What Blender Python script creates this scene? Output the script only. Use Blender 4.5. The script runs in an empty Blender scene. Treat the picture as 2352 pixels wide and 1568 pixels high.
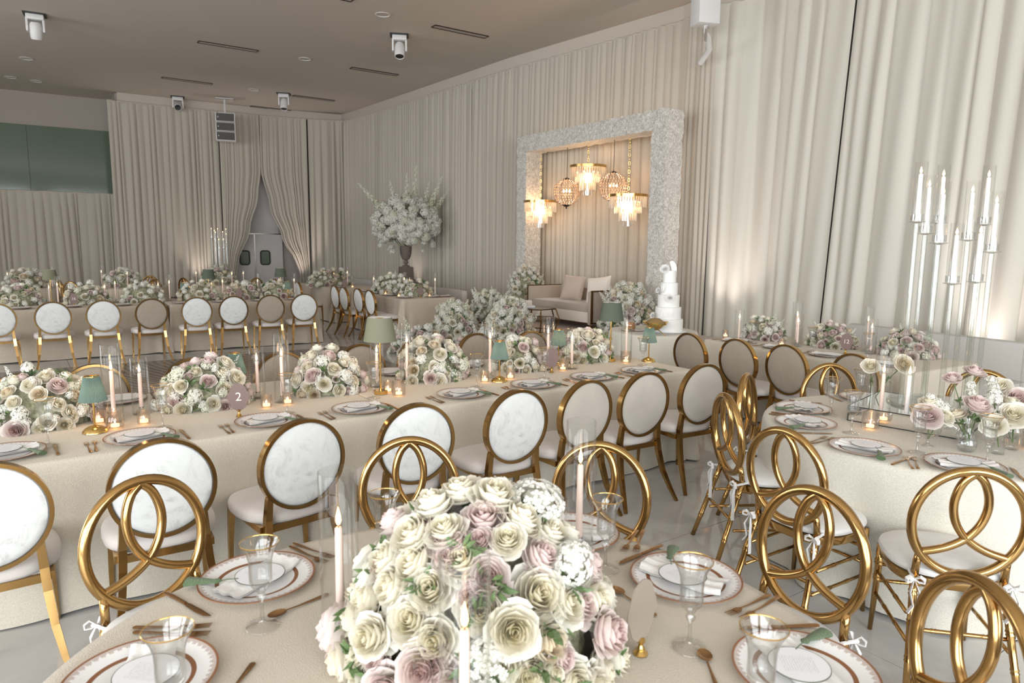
import bpy, bmesh, math, random
from math import sin, cos, pi, sqrt, atan2, radians as R
from mathutils import Vector, Matrix, Quaternion
random.seed(7)
SC = bpy.context.scene
COL = SC.collection

# ------------------------------------------------------------------ camera
cam = bpy.data.cameras.new('camera'); camo = bpy.data.objects.new('camera', cam); COL.objects.link(camo)
cam.sensor_width = 36.0; cam.lens = 36.0 * 1598.0 / 2352.0
camo.location = (0, 0, 1.792)
PITCH, ROLL = 0.140, 0.011
_f = Vector((0, cos(PITCH), -sin(PITCH))); _r = Vector((1, 0, 0)); _u = _r.cross(_f)
_r2 = _r * cos(ROLL) + _u * sin(ROLL); _u2 = _u * cos(ROLL) - _r * sin(ROLL)
camo.rotation_euler = Matrix((_r2, _u2, -_f)).transposed().to_euler()
cam.clip_start = 0.05; cam.clip_end = 100
cam.dof.use_dof = True; cam.dof.focus_distance = 4.6; cam.dof.aperture_fstop = 4.5
SC.camera = camo

# ------------------------------------------------------------------ world, exposure, large lights
w = bpy.data.worlds.new('World'); SC.world = w; w.use_nodes = True
bg = w.node_tree.nodes['Background']; bg.inputs['Color'].default_value = (0.86, 0.93, 1.0, 1); bg.inputs['Strength'].default_value = 1.2
SC.view_settings.view_transform = 'Standard'; SC.view_settings.look = 'None'
SC.view_settings.exposure = 0.12; SC.view_settings.gamma = 1.0; SC.view_settings.use_curve_mapping = False
cy = SC.cycles
cy.max_bounces = 8; cy.diffuse_bounces = 4; cy.glossy_bounces = 4; cy.transmission_bounces = 6; cy.transparent_max_bounces = 40
cy.caustics_reflective = False; cy.caustics_refractive = False; cy.sample_clamp_indirect = 4.0
cy.use_adaptive_sampling = True; cy.adaptive_threshold = 0.02; cy.use_denoising = True
cy.use_light_tree = True
H_CEIL = 6.05

def area(name, loc, rot, sx, sy, e, col):
    l = bpy.data.lights.new(name, 'AREA'); l.shape = 'RECTANGLE'; l.size = sx; l.size_y = sy; l.energy = e; l.color = col
    o = bpy.data.objects.new(name, l); COL.objects.link(o); o.location = loc; o.rotation_euler = rot; return o
# daylight entering through the glazed wall behind the camera (three bays) and the glazed left side
DAY = (0.93, 0.97, 1.0)
for i, x in enumerate((-10.5, -2.5, 5.5)):
    area('window_daylight', (x, -5.3, 2.6), (R(90), 0, 0), 7.0, 4.4, 740, DAY)
area('window_daylight', (-17.2, 4.5, 2.6), (R(90), 0, R(-90)), 9.0, 4.4, 520, DAY)

def point(name, loc, e, col, r=0.03, parent=None):
    l = bpy.data.lights.new(name, 'POINT'); l.energy = e; l.color = col; l.shadow_soft_size = r
    o = bpy.data.objects.new(name, l); COL.objects.link(o); o.location = loc
    if parent: o.parent = parent
    return o

# ------------------------------------------------------------------ materials
def newmat(name):
    m = bpy.data.materials.new(name); m.use_nodes = True
    nt = m.node_tree; b = nt.nodes['Principled BSDF']; return m, nt, b
def setp(b, **k):
    for a, v in k.items():
        n = {'col': 'Base Color', 'rough': 'Roughness', 'metal': 'Metallic', 'spec': 'Specular IOR Level', 'sheen': 'Sheen Weight', 'emc': 'Emission Color', 'ems': 'Emission Strength', 'sss': 'Subsurface Weight'}[a]
        if isinstance(v, tuple) and len(v) == 3: v = v + (1,)
        b.inputs[n].default_value = v
def N(nt, t, **k):
    n = nt.nodes.new(t)
    for a, v in k.items():
        if a.startswith('_'): setattr(n, a[1:], v)
        else: n.inputs[a].default_value = v
    return n
def ramp(nt, src, stops, interp='LINEAR'):
    r = nt.nodes.new('ShaderNodeValToRGB'); r.color_ramp.interpolation = interp
    e = r.color_ramp.elements
    while len(e) < len(stops): e.new(0.5)
    for i, (p, c) in enumerate(stops):
        e[i].position = p; e[i].color = tuple(c) + (1,)
    nt.links.new(src, r.inputs[0]); return r
def bump(nt, b, src, strength, dist=0.01):
    n = nt.nodes.new('ShaderNodeBump'); n.inputs['Strength'].default_value = strength; n.inputs['Distance'].default_value = dist
    nt.links.new(src, n.inputs['Height']); nt.links.new(n.outputs[0], b.inputs['Normal'])
def simple(name, col, rough=0.6, metal=0.0, spec=0.5, sheen=0.0, noise=0.0, nscale=8.0, bmp=0.0, bscale=60.0):
    m, nt, b = newmat(name); setp(b, col=col, rough=rough, metal=metal, spec=spec, sheen=sheen)
    if noise or bmp:
        tc = N(nt, 'ShaderNodeTexCoord')
    if noise:
        n = N(nt, 'ShaderNodeTexNoise', Scale=nscale, Detail=4.0); nt.links.new(tc.outputs['Object'], n.inputs['Vector'])
        lo = tuple(max(0, c * (1 - noise)) for c in col); hi = tuple(min(1, c * (1 + noise)) for c in col)
        r = ramp(nt, n.outputs['Fac'], [(0.3, lo), (0.7, hi)]); nt.links.new(r.outputs[0], b.inputs['Base Color'])
    if bmp:
        n2 = N(nt, 'ShaderNodeTexNoise', Scale=bscale, Detail=3.0); nt.links.new(tc.outputs['Object'], n2.inputs['Vector'])
        bump(nt, b, n2.outputs['Fac'], bmp)
    return m

M = {}
M['gold'] = simple('polished_gold', (0.50, 0.31, 0.12), rough=0.17, metal=1.0, noise=0.12, nscale=5)
M['gold_dark'] = simple('antique_gold', (0.30, 0.19, 0.09), rough=0.28, metal=1.0)
M['brass'] = simple('bright_brass', (0.72, 0.48, 0.17), rough=0.2, metal=1.0)
M['cutlery'] = simple('copper_gold', (0.46, 0.27, 0.13), rough=0.24, metal=1.0)
M['bronze'] = simple('dark_bronze', (0.10, 0.07, 0.05), rough=0.4, metal=1.0)
M['taupe'] = simple('taupe_fabric', (0.36, 0.30, 0.24), rough=0.75, sheen=0.2, noise=0.05, nscale=30)
M['seat'] = simple('blush_velvet_seat', (0.66, 0.60, 0.56), rough=0.7, sheen=0.3, noise=0.06, nscale=6)
M['white_cushion'] = simple('white_cotton', (0.78, 0.76, 0.73), rough=0.8, sheen=0.1, noise=0.04, nscale=14, bmp=0.3, bscale=18)
M['ribbon'] = simple('white_ribbon', (0.80, 0.78, 0.76), rough=0.7)
M['porcelain_card'] = simple('white_card', (0.84, 0.84, 0.86), rough=0.6)
M['napkin'] = simple('white_linen', (0.82, 0.80, 0.78), rough=0.85, bmp=0.3, bscale=40)
M['wax'] = simple('blush_wax', (0.86, 0.67, 0.58), rough=0.5)
M['wax_white'] = simple('white_wax', (0.90, 0.87, 0.84), rough=0.5)
M['wick'] = simple('wick_black', (0.03, 0.02, 0.02), rough=0.9)
M['ceil'] = simple('ceiling_paint', (0.60, 0.54, 0.475), rough=0.9)
M['pelmet'] = simple('pelmet_paint', (0.58, 0.51, 0.44), rough=0.9)
M['wallp'] = simple('wall_paint', (0.42, 0.37, 0.33), rough=0.9)
M['doorp'] = simple('door_paint', (0.60, 0.56, 0.54), rough=0.5)
M['black'] = simple('black_rubber', (0.02, 0.02, 0.02), rough=0.5)
M['darkslot'] = simple('dark_slot', (0.045, 0.04, 0.035), rough=0.8)
M['chrome'] = simple('chrome', (0.75, 0.75, 0.75), rough=0.15, metal=1.0)
M['white_plastic'] = simple('white_plastic', (0.74, 0.73, 0.72), rough=0.4)
M['grille'] = simple('grey_grille', (0.12, 0.115, 0.11), rough=0.6, bmp=0.6, bscale=300)
M['sofa'] = simple('taupe_velvet', (0.45, 0.375, 0.31), rough=0.8, sheen=0.4, noise=0.05, nscale=5)
M['pil_taupe'] = simple('rose_taupe_velvet', (0.52, 0.42, 0.35), rough=0.7, sheen=0.6, noise=0.08, nscale=4)
M['pil_cream'] = simple('cream_velvet', (0.80, 0.72, 0.64), rough=0.7, sheen=0.6)
M['bench'] = simple('pale_grey_fabric', (0.55, 0.53, 0.50), rough=0.8)
M['urn'] = simple('taupe_plaster', (0.17, 0.135, 0.115), rough=0.85, bmp=0.2)
M['icing'] = simple('white_icing', (0.86, 0.85, 0.82), rough=0.55)
M['card_taupe'] = simple('mauve_card', (0.21, 0.14, 0.125), rough=0.6)
M['card_back'] = simple('taupe_acrylic', (0.30, 0.25, 0.20), rough=0.4)
M['lettering'] = simple('white_ink', (0.75, 0.70, 0.66), rough=0.6)
M['tassel'] = simple('green_silk', (0.075, 0.135, 0.045), rough=0.6, sheen=0.3, bmp=0.8, bscale=260)
M['stem'] = simple('green_stem', (0.10, 0.16, 0.05), rough=0.5)
M['leaf'] = simple('green_leaf', (0.13, 0.20, 0.08), rough=0.45, noise=0.3, nscale=12)
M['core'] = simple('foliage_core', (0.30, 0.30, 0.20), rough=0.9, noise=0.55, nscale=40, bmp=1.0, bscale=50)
M['wood'] = simple('hidden_plywood', (0.4, 0.3, 0.2), rough=0.8)
M['stage'] = simple('stage_carpet', (0.52, 0.45, 0.42), rough=0.6)
M['mirror'] = simple('mirror_panel', (0.85, 0.87, 0.86), rough=0.03, metal=1.0)
M['moss'] = simple('green_garnish', (0.16, 0.18, 0.05), rough=0.9, bmp=1, bscale=60)
M['sweet'] = simple('brown_paste', (0.30, 0.19, 0.07), rough=0.7, bmp=1, bscale=50)
M['concrete'] = simple('outdoor_paving', (0.45, 0.45, 0.43), rough=0.9)

def emis(name, col, s):
    m, nt, b = newmat(name); setp(b, col=(0, 0, 0), emc=col, ems=s)
    m.cycles.emission_sampling = 'NONE'; return m
M['flame'] = emis('candle_flame', (1.0, 0.55, 0.22), 9.0)
M['bulb'] = emis('warm_bulb', (1.0, 0.62, 0.30), 9.0)
M['tealight_glow'] = emis('tealight_glow', (1.0, 0.50, 0.20), 5.0)
M['red_dot'] = emis('wall_lamp_lens', (1.0, 0.9, 0.8), 6.0)

def glassmat(name, tint=(1, 1, 1), base=0.05, edge=0.75, powr=3.0, rough=0.02):
    m = bpy.data.materials.new(name); m.use_nodes = True; nt = m.node_tree; nt.nodes.clear()
    out = nt.nodes.new('ShaderNodeOutputMaterial'); mix = nt.nodes.new('ShaderNodeMixShader')
    tr = N(nt, 'ShaderNodeBsdfTransparent', Color=tuple(tint) + (1,)); gl = N(nt, 'ShaderNodeBsdfGlossy', Roughness=rough)
    lw = N(nt, 'ShaderNodeLayerWeight', Blend=0.5)
    p = N(nt, 'ShaderNodeMath', _operation='POWER'); p.inputs[1].default_value = powr
    mu = N(nt, 'ShaderNodeMath', _operation='MULTIPLY_ADD'); mu.inputs[1].default_value = edge; mu.inputs[2].default_value = base
    nt.links.new(lw.outputs['Facing'], p.inputs[0]); nt.links.new(p.outputs[0], mu.inputs[0]); nt.links.new(mu.outputs[0], mix.inputs[0])
    nt.links.new(tr.outputs[0], mix.inputs[1]); nt.links.new(gl.outputs[0], mix.inputs[2]); nt.links.new(mix.outputs[0], out.inputs[0])
    return m
M['glass'] = glassmat('clear_glass', (0.99, 0.992, 0.99), 0.02, 0.55, 3.4)
M['goblet'] = glassmat('cut_crystal', (0.95, 0.955, 0.95), 0.085, 0.7, 1.9)
M['acrylic'] = glassmat('clear_acrylic', (0.93, 0.95, 0.935), 0.07, 0.75, 2.0)
M['water'] = glassmat('water', (0.975, 0.98, 0.985), 0.03, 0.4, 2.2)
M['tablepane'] = glassmat('table_glass', (0.86, 0.92, 0.90), 0.10, 0.6, 2.0)
M['ribbed'] = glassmat('ribbed_glass', (0.97, 0.95, 0.93), 0.07, 0.5, 1.8, 0.05)
M['amber'] = simple('amber_liquid', (0.50, 0.17, 0.02), rough=0.1)
def greenglass():
    m, nt, b = newmat('green_glazing'); setp(b, col=(0.14, 0.18, 0.135), rough=0.08, spec=0.6); return m
M['greenglass'] = greenglass()

def crystal():
    m = bpy.data.materials.new('cut_crystal_prism'); m.use_nodes = True; nt = m.node_tree; nt.nodes.clear()
    out = nt.nodes.new('ShaderNodeOutputMaterial')
    tr = N(nt, 'ShaderNodeBsdfTransparent'); gl = N(nt, 'ShaderNodeBsdfGlossy', Roughness=0.1); tl = N(nt, 'ShaderNodeBsdfTranslucent', Color=(0.9, 0.88, 0.84, 1))
    m1 = N(nt, 'ShaderNodeMixShader', Fac=0.45); m2 = N(nt, 'ShaderNodeMixShader', Fac=0.35)
    nt.links.new(tr.outputs[0], m1.inputs[1]); nt.links.new(gl.outputs[0], m1.inputs[2])
    nt.links.new(m1.outputs[0], m2.inputs[1]); nt.links.new(tl.outputs[0], m2.inputs[2]); nt.links.new(m2.outputs[0], out.inputs[0]); return m
M['crystal'] = crystal()
M['bead'] = simple('amber_crystal_bead', (0.62, 0.47, 0.36), rough=0.12, spec=1.0)

def velvet():
    m, nt, b = newmat('crushed_velvet'); setp(b, rough=0.6, sheen=0.5)
    tc = N(nt, 'ShaderNodeTexCoord'); n = N(nt, 'ShaderNodeTexNoise', Scale=9.0, Detail=7.0, Roughness=0.72); n.inputs['Distortion'].default_value = 1.2
    nt.links.new(tc.outputs['Object'], n.inputs['Vector'])
    r = ramp(nt, n.outputs['Fac'], [(0.30, (0.50, 0.50, 0.48)), (0.47, (0.69, 0.695, 0.68)), (0.7, (0.76, 0.765, 0.75))]); nt.links.new(r.outputs[0], b.inputs['Base Color'])
    bump(nt, b, n.outputs['Fac'], 0.15); return m
M['velvet'] = velvet()
M['velvet_warm'] = simple('smooth_taupe_velvet', (0.47, 0.425, 0.365), rough=0.6, sheen=0.5, noise=0.07, nscale=9)

def framecloth():
    m, nt, b = newmat('crushed_velvet_panel'); setp(b, rough=0.5, sheen=0.6)
    tc = N(nt, 'ShaderNodeTexCoord'); mp = N(nt, 'ShaderNodeMapping'); mp.inputs['Scale'].default_value = (1, 1, 1)
    n = N(nt, 'ShaderNodeTexNoise', Scale=19.0, Detail=6.0, Roughness=0.75); n.inputs['Distortion'].default_value = 1.5
    nt.links.new(tc.outputs['Object'], mp.inputs[0]); nt.links.new(mp.outputs[0], n.inputs['Vector'])
    r = ramp(nt, n.outputs['Fac'], [(0.40, (0.42, 0.385, 0.34)), (0.5, (0.62, 0.58, 0.52)), (0.60, (0.84, 0.81, 0.76))]); nt.links.new(r.outputs[0], b.inputs['Base Color'])
    bump(nt, b, n.outputs['Fac'], 0.5, 0.02); return m
M['framecloth'] = framecloth()

def clothmat(name, col, weave):
    m, nt, b = newmat(name); setp(b, rough=0.85, sheen=0.15, spec=0.3)
    tc = N(nt, 'ShaderNodeTexCoord'); mp = N(nt, 'ShaderNodeMapping'); mp.inputs['Scale'].default_value = (1, 1, 1.6)
    nt.links.new(tc.outputs['Object'], mp.inputs[0])
    n = N(nt, 'ShaderNodeTexNoise', Scale=weave, Detail=2.5, Roughness=0.6); nt.links.new(mp.outputs[0], n.inputs['Vector'])
    r = ramp(nt, n.outputs['Fac'], [(0.35, tuple(c * 0.92 for c in col)), (0.65, tuple(min(1, c * 1.06) for c in col))]); nt.links.new(r.outputs[0], b.inputs['Base Color'])
    bump(nt, b, n.outputs['Fac'], 0.55, 0.006); return m
M['cloth'] = clothmat('boucle_linen', (0.66, 0.60, 0.50), 150)
M['cloth_fg'] = clothmat('champagne_linen', (0.62, 0.55, 0.45), 260)
M['cloth_pale'] = clothmat('ivory_boucle', (0.71, 0.67, 0.58), 120)
M['cloth_far'] = clothmat('striped_linen', (0.54, 0.46, 0.37), 60)
M['curtain'] = simple('voile_drape', (0.535, 0.485, 0.41), rough=0.85, sheen=0.25, spec=0.2)
M['curtain_pale'] = simple('satin_drape', (0.64, 0.605, 0.53), rough=0.7, sheen=0.3, spec=0.3)

def floormat():
    m, nt, b = newmat('polished_marble_tile'); setp(b, rough=0.07, spec=0.55)
    g = N(nt, 'ShaderNodeNewGeometry'); n = N(nt, 'ShaderNodeTexNoise', Scale=1.3, Detail=8.0, Roughness=0.6); n.inputs['Distortion'].default_value = 1.8
    nt.links.new(g.outputs['Position'], n.inputs['Vector'])
    r = ramp(nt, n.outputs['Fac'], [(0.3, (0.50, 0.48, 0.455)), (0.52, (0.60, 0.585, 0.56)), (0.7, (0.66, 0.65, 0.63))]); nt.links.new(r.outputs[0], b.inputs['Base Color']); return m
M['tile'] = floormat()
M['grout'] = simple('grout', (0.16, 0.15, 0.14), rough=0.9)
def dancemat():
    m, nt, b = newmat('wave_pattern_vinyl'); setp(b, rough=0.22)
    tc = N(nt, 'ShaderNodeTexCoord'); wv = N(nt, 'ShaderNodeTexWave', _wave_type='RINGS', _rings_direction='Z', Scale=3.4, Distortion=3.2, Detail=0.0)
    wv.inputs['Detail Scale'].default_value = 0.5
    nt.links.new(tc.outputs['Object'], wv.inputs['Vector'])
    r = ramp(nt, wv.outputs['Fac'], [(0.3, (0.10, 0.085, 0.075)), (0.7, (0.24, 0.21, 0.19))]); nt.links.new(r.outputs[0], b.inputs['Base Color']); return m
M['dance'] = dancemat()

def platemat():
    m, nt, b = newmat('copper_lace_porcelain'); setp(b, rough=0.15)
    tc = N(nt, 'ShaderNodeTexCoord'); sx = N(nt, 'ShaderNodeSeparateXYZ'); nt.links.new(tc.outputs['Object'], sx.inputs[0])
    def mth(op, a, bb=None):
        n = N(nt, 'ShaderNodeMath', _operation=op)
        for i, v in enumerate((a, bb)):
            if v is None: continue
            if isinstance(v, (int, float)): n.inputs[i].default_value = v
            else: nt.links.new(v, n.inputs[i])
        return n.outputs[0]
    X, Y = sx.outputs[0], sx.outputs[1]
    r = mth('DIVIDE', mth('SQRT', mth('ADD', mth('MULTIPLY', X, X), mth('MULTIPLY', Y, Y))), 0.17)
    a = mth('ARCTAN2', Y, X)
    lace = mth('MULTIPLY', mth('ABSOLUTE', mth('SINE', mth('MULTIPLY', a, 26))), 0.055)
    fine = mth('MULTIPLY', mth('SINE', mth('MULTIPLY', a, 150)), 0.012)
    edge = mth('ADD', r, mth('ADD', lace, fine))
    L = mth('MULTIPLY', mth('GREATER_THAN', edge, 0.93), mth('GREATER_THAN', mth('SINE', mth('MULTIPLY', r, 330)), -0.45))
    rim = mth('GREATER_THAN', r, 0.965)
    band = mth('MULTIPLY', mth('GREATER_THAN', r, 0.635), mth('LESS_THAN', r, 0.705))
    f = mth('MINIMUM', mth('ADD', mth('ADD', mth('MULTIPLY', L, 0.75), rim), band), 1.0)
    mx = N(nt, 'ShaderNodeMix', _data_type='RGBA'); nt.links.new(f, mx.inputs[0]); mx.inputs[6].default_value = (0.84, 0.83, 0.82, 1); mx.inputs[7].default_value = (0.26, 0.11, 0.05, 1)
    nt.links.new(mx.outputs[2], b.inputs['Base Color']); return m
M['plate'] = platemat()
def menumat():
    m, nt, b = newmat('printed_menu_card'); setp(b, rough=0.6)
    tc = N(nt, 'ShaderNodeTexCoord'); sx = N(nt, 'ShaderNodeSeparateXYZ'); nt.links.new(tc.outputs['Object'], sx.inputs[0])
    X, Y = sx.outputs[0], sx.outputs[1]
    def mth(op, a, bb=None):
        n = N(nt, 'ShaderNodeMath', _operation=op)
        for i, v in enumerate((a, bb)):
            if v is None: continue
            if isinstance(v, (int, float)): n.inputs[i].default_value = v
            else: nt.links.new(v, n.inputs[i])
        return n.outputs[0]
    nz = N(nt, 'ShaderNodeTexNoise', Scale=420.0, Detail=0.0); nt.links.new(tc.outputs['Object'], nz.inputs['Vector'])
    line = mth('GREATER_THAN', mth('SINE', mth('MULTIPLY', Y, 1000)), 0.5)
    inx = mth('MULTIPLY', mth('LESS_THAN', mth('ABSOLUTE', X), 0.032), mth('LESS_THAN', mth('ABSOLUTE', Y), 0.04))
    txt = mth('MULTIPLY', mth('MULTIPLY', line, inx), mth('GREATER_THAN', nz.outputs['Fac'], 0.46))
    r = mth('SQRT', mth('ADD', mth('MULTIPLY', X, X), mth('MULTIPLY', Y, Y)))
    rim = mth('GREATER_THAN', r, 0.0705)
    f = mth('MINIMUM', mth('ADD', mth('MULTIPLY', txt, 0.35), rim), 1.0)
    mx = N(nt, 'ShaderNodeMix', _data_type='RGBA'); nt.links.new(f, mx.inputs[0]); mx.inputs[6].default_value = (0.82, 0.82, 0.85, 1); mx.inputs[7].default_value = (0.10, 0.11, 0.07, 1)
    nt.links.new(mx.outputs[2], b.inputs['Base Color']); return m
M['menu'] = menumat()
def shademat(name, col, glow, gcol=(1.0, 0.72, 0.38)):
    m = bpy.data.materials.new(name); m.use_nodes = True; nt = m.node_tree; nt.nodes.clear()
    out = nt.nodes.new('ShaderNodeOutputMaterial'); d = N(nt, 'ShaderNodeBsdfDiffuse', Color=col + (1,)); t = N(nt, 'ShaderNodeBsdfTranslucent', Color=tuple(min(1, c * 1.3) for c in col) + (1,))
    mx = N(nt, 'ShaderNodeMixShader', Fac=glow); nt.links.new(d.outputs[0], mx.inputs[1]); nt.links.new(t.outputs[0], mx.inputs[2]); nt.links.new(mx.outputs[0], out.inputs[0]); return m
M['shade_teal'] = shademat('teal_pleated_silk', (0.16, 0.235, 0.215), 0.18)
M['shade_sage'] = shademat('sage_linen', (0.23, 0.235, 0.165), 0.14)
M['shade_grey'] = shademat('grey_green_linen', (0.12, 0.14, 0.11), 0.15)

def petalmat(name, inner, mid, outer):
    m = bpy.data.materials.new(name); m.use_nodes = True; nt = m.node_tree; nt.nodes.clear()
    out = nt.nodes.new('ShaderNodeOutputMaterial'); tc = N(nt, 'ShaderNodeTexCoord')
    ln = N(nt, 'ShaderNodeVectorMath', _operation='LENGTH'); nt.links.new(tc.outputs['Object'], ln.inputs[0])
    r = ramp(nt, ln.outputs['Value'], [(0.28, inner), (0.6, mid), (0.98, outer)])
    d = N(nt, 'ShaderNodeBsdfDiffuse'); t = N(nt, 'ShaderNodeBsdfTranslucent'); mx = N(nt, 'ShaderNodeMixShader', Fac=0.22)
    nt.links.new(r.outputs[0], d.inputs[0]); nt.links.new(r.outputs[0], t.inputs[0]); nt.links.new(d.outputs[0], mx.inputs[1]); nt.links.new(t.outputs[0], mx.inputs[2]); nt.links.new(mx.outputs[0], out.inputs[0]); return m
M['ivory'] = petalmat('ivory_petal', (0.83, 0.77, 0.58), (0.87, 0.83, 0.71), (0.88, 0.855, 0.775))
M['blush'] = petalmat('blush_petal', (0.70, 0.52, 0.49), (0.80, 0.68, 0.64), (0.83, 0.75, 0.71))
M['cream'] = petalmat('peach_petal', (0.82, 0.69, 0.49), (0.82, 0.75, 0.60), (0.83, 0.78, 0.68))
M['floret'] = petalmat('white_floret', (0.62, 0.62, 0.48), (0.77, 0.76, 0.66), (0.83, 0.82, 0.76))
M['floret_green'] = petalmat('pale_green_floret', (0.50, 0.52, 0.36), (0.64, 0.66, 0.51), (0.77, 0.77, 0.66))
M['sugar'] = petalmat('sugar_petal', (0.86, 0.85, 0.82), (0.88, 0.87, 0.85), (0.88, 0.87, 0.85))
M['mauve'] = petalmat('mauve_petal', (0.60, 0.46, 0.46), (0.72, 0.58, 0.58), (0.80, 0.70, 0.70))

# ------------------------------------------------------------------ mesh helpers
class MB:
    def __init__(s): s.v = []; s.f = []
    def add(s, vs, fs):
        o = len(s.v); s.v += [tuple(p) for p in vs]; s.f += [tuple(i + o for i in q) for q in fs]; return s
    def box(s, c, d, rz=0.0, taper=1.0):
        x, y, z = d[0] / 2, d[1] / 2, d[2] / 2; vs = []
        for k, (zz, t) in enumerate(((-z, 1.0), (z, taper))):
            for a, b in ((-1, -1), (1, -1), (1, 1), (-1, 1)):
                px, py = a * x * t, b * y * t
                vs.append((c[0] + px * cos(rz) - py * sin(rz), c[1] + px * sin(rz) + py * cos(rz), c[2] + zz))
        return s.add(vs, [(3, 2, 1, 0), (4, 5, 6, 7), (0, 1, 5, 4), (1, 2, 6, 5), (2, 3, 7, 6), (3, 0, 4, 7)])
    def lathe(s, prof, n=24, c=(0, 0, 0), flute=0.0, nf=0, close=False):
        vs = []
        for r, z in prof:
            for i in range(n):
                a = 2 * pi * i / n; rr = r * (1 + (flute * cos(a * nf) if nf else 0))
                vs.append((c[0] + rr * cos(a), c[1] + rr * sin(a), c[2] + z))
        m = len(prof); fs = []
        for j in range(m - 1):
            for i in range(n):
                i2 = (i + 1) % n; fs.append((j * n + i, j * n + i2, (j + 1) * n + i2, (j + 1) * n + i))
        if close: fs.append(tuple(range(n))[::-1]); fs.append(tuple((m - 1) * n + i for i in range(n)))
        return s.add(vs, fs)
    def tube(s, pts, r, n=8, cap=True, closed=False, flat=None):
        pts = [Vector(p) for p in pts]; m = len(pts); vs = []; fs = []
        rad = r if isinstance(r, (list, tuple)) else [r] * m
        up = Vector((0, 0, 1)); prev = None
        for i, p in enumerate(pts):
            a = pts[(i - 1) % m] if (closed or i > 0) else p; b = pts[(i + 1) % m] if (closed or i < m - 1) else p
            t = (b - a); t = t.normalized() if t.length > 1e-9 else Vector((0, 0, 1))
            ref = prev if prev is not None else (Vector((0, 1, 0)) if abs(t.y) < 0.9 else Vector((1, 0, 0)))
            x = ref - t * ref.dot(t); x = x.normalized() if x.length > 1e-6 else t.orthogonal().normalized()
            if flat is None or True: prev = x
            y = t.cross(x)
            fx, fy = (flat if flat else (1, 1))
            for k in range(n):
                q = 2 * pi * (k + 0.5) / n; vs.append(p + x * (cos(q) * rad[i] * fx) + y * (sin(q) * rad[i] * fy))
        mm = m if closed else m - 1
        for i in range(mm):
            j = (i + 1) % m
            for k in range(n):
                k2 = (k + 1) % n; fs.append((i * n + k, i * n + k2, j * n + k2, j * n + k))
        if cap and not closed:
            fs.append(tuple(range(n))[::-1]); fs.append(tuple((m - 1) * n + k for k in range(n)))
        return s.add(vs, fs)
    def grid(s, nu, nv, fn, wrap=False):
        vs = [fn(i / (nu if wrap else nu - 1), j / (nv - 1)) for j in range(nv) for i in range(nu)]; fs = []
        for j in range(nv - 1):
            for i in range(nu if wrap else nu - 1):
                i2 = (i + 1) % nu; fs.append((j * nu + i, j * nu + i2, (j + 1) * nu + i2, (j + 1) * nu + i))
        return s.add(vs, fs)
    def mesh(s, name, mat, smooth=True, bevel=0.0, angle=40):
        me = bpy.data.meshes.new(name); me.from_pydata(s.v, [], s.f); me.update()
        if bevel:
            bm = bmesh.new(); bm.from_mesh(me); bmesh.ops.bevel(bm, geom=[e for e in bm.edges if len(e.link_faces) == 2 and e.calc_face_angle(0) > 0.6], offset=bevel, segments=2, affect='EDGES', profile=0.6); bm.to_mesh(me); bm.free()
        me.materials.append(mat)
        if smooth:
            me.polygons.foreach_set('use_smooth', [True] * len(me.polygons))
            if angle: me.set_sharp_from_angle(angle=R(angle))
        return me
    def obj(s, name, mat, parent=None, **k):
        o = bpy.data.objects.new(name, s.mesh(name, mat, **k)); COL.objects.link(o)
        if parent: o.parent = parent
        return o
def place_mesh(name, me, parent=None, loc=(0, 0, 0), rot=None, scale=None):
    o = bpy.data.objects.new(name, me); COL.objects.link(o); o.location = loc
    if parent: o.parent = parent
    if rot is not None:
        if isinstance(rot, Quaternion): o.rotation_mode = 'QUATERNION'; o.rotation_quaternion = rot
        else: o.rotation_euler = rot
    if scale is not None: o.scale = (scale,) * 3 if isinstance(scale, (int, float)) else scale
    return o
def tag(o, label=None, cat=None, group=None, kind=None):
    if label: o['label'] = label
    if cat: o['category'] = cat
    if group: o['group'] = group
    if kind: o['kind'] = kind
    return o
def empty(name, loc=(0, 0, 0), rz=0.0, label=None, cat=None, group=None):
    o = bpy.data.objects.new(name, None); COL.objects.link(o); o.location = loc; o.rotation_euler = (0, 0, rz); o.empty_display_size = 0.1
    return tag(o, label, cat, group)
def copy_tree(o, parent=None):
    c = o.copy(); COL.objects.link(c); c.parent = parent
    for ch in o.children: copy_tree(ch, c)
    return c
KITS = {}
def place(key, build, name, loc, rz, label, cat, group=None):
    """first use builds the thing where it stands, later uses copy it with its parts"""
    if key not in KITS:
        o = empty(name, loc, rz); build(o); KITS[key] = o
    else:
        o = copy_tree(KITS[key])
        o.location = loc; o.rotation_euler = (0, 0, rz)
        if 'group' in o: del o['group']
    return tag(o, label, cat, group)
ORD = ['first', 'second', 'third', 'fourth', 'fifth', 'sixth', 'seventh', 'eighth', 'ninth', 'tenth', 'eleventh', 'twelfth', 'thirteenth', 'fourteenth']
NUM = ['zero', 'one', 'two', 'three', 'four', 'five', 'six', 'seven', 'eight', 'nine', 'ten', 'eleven', 'twelve', 'thirteen', 'fourteen']
A = 0.616; U = Vector((cos(A), sin(A), 0)); NN = Vector((-sin(A), cos(A), 0))
def struct(o): o['kind'] = 'structure'; return o

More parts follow.
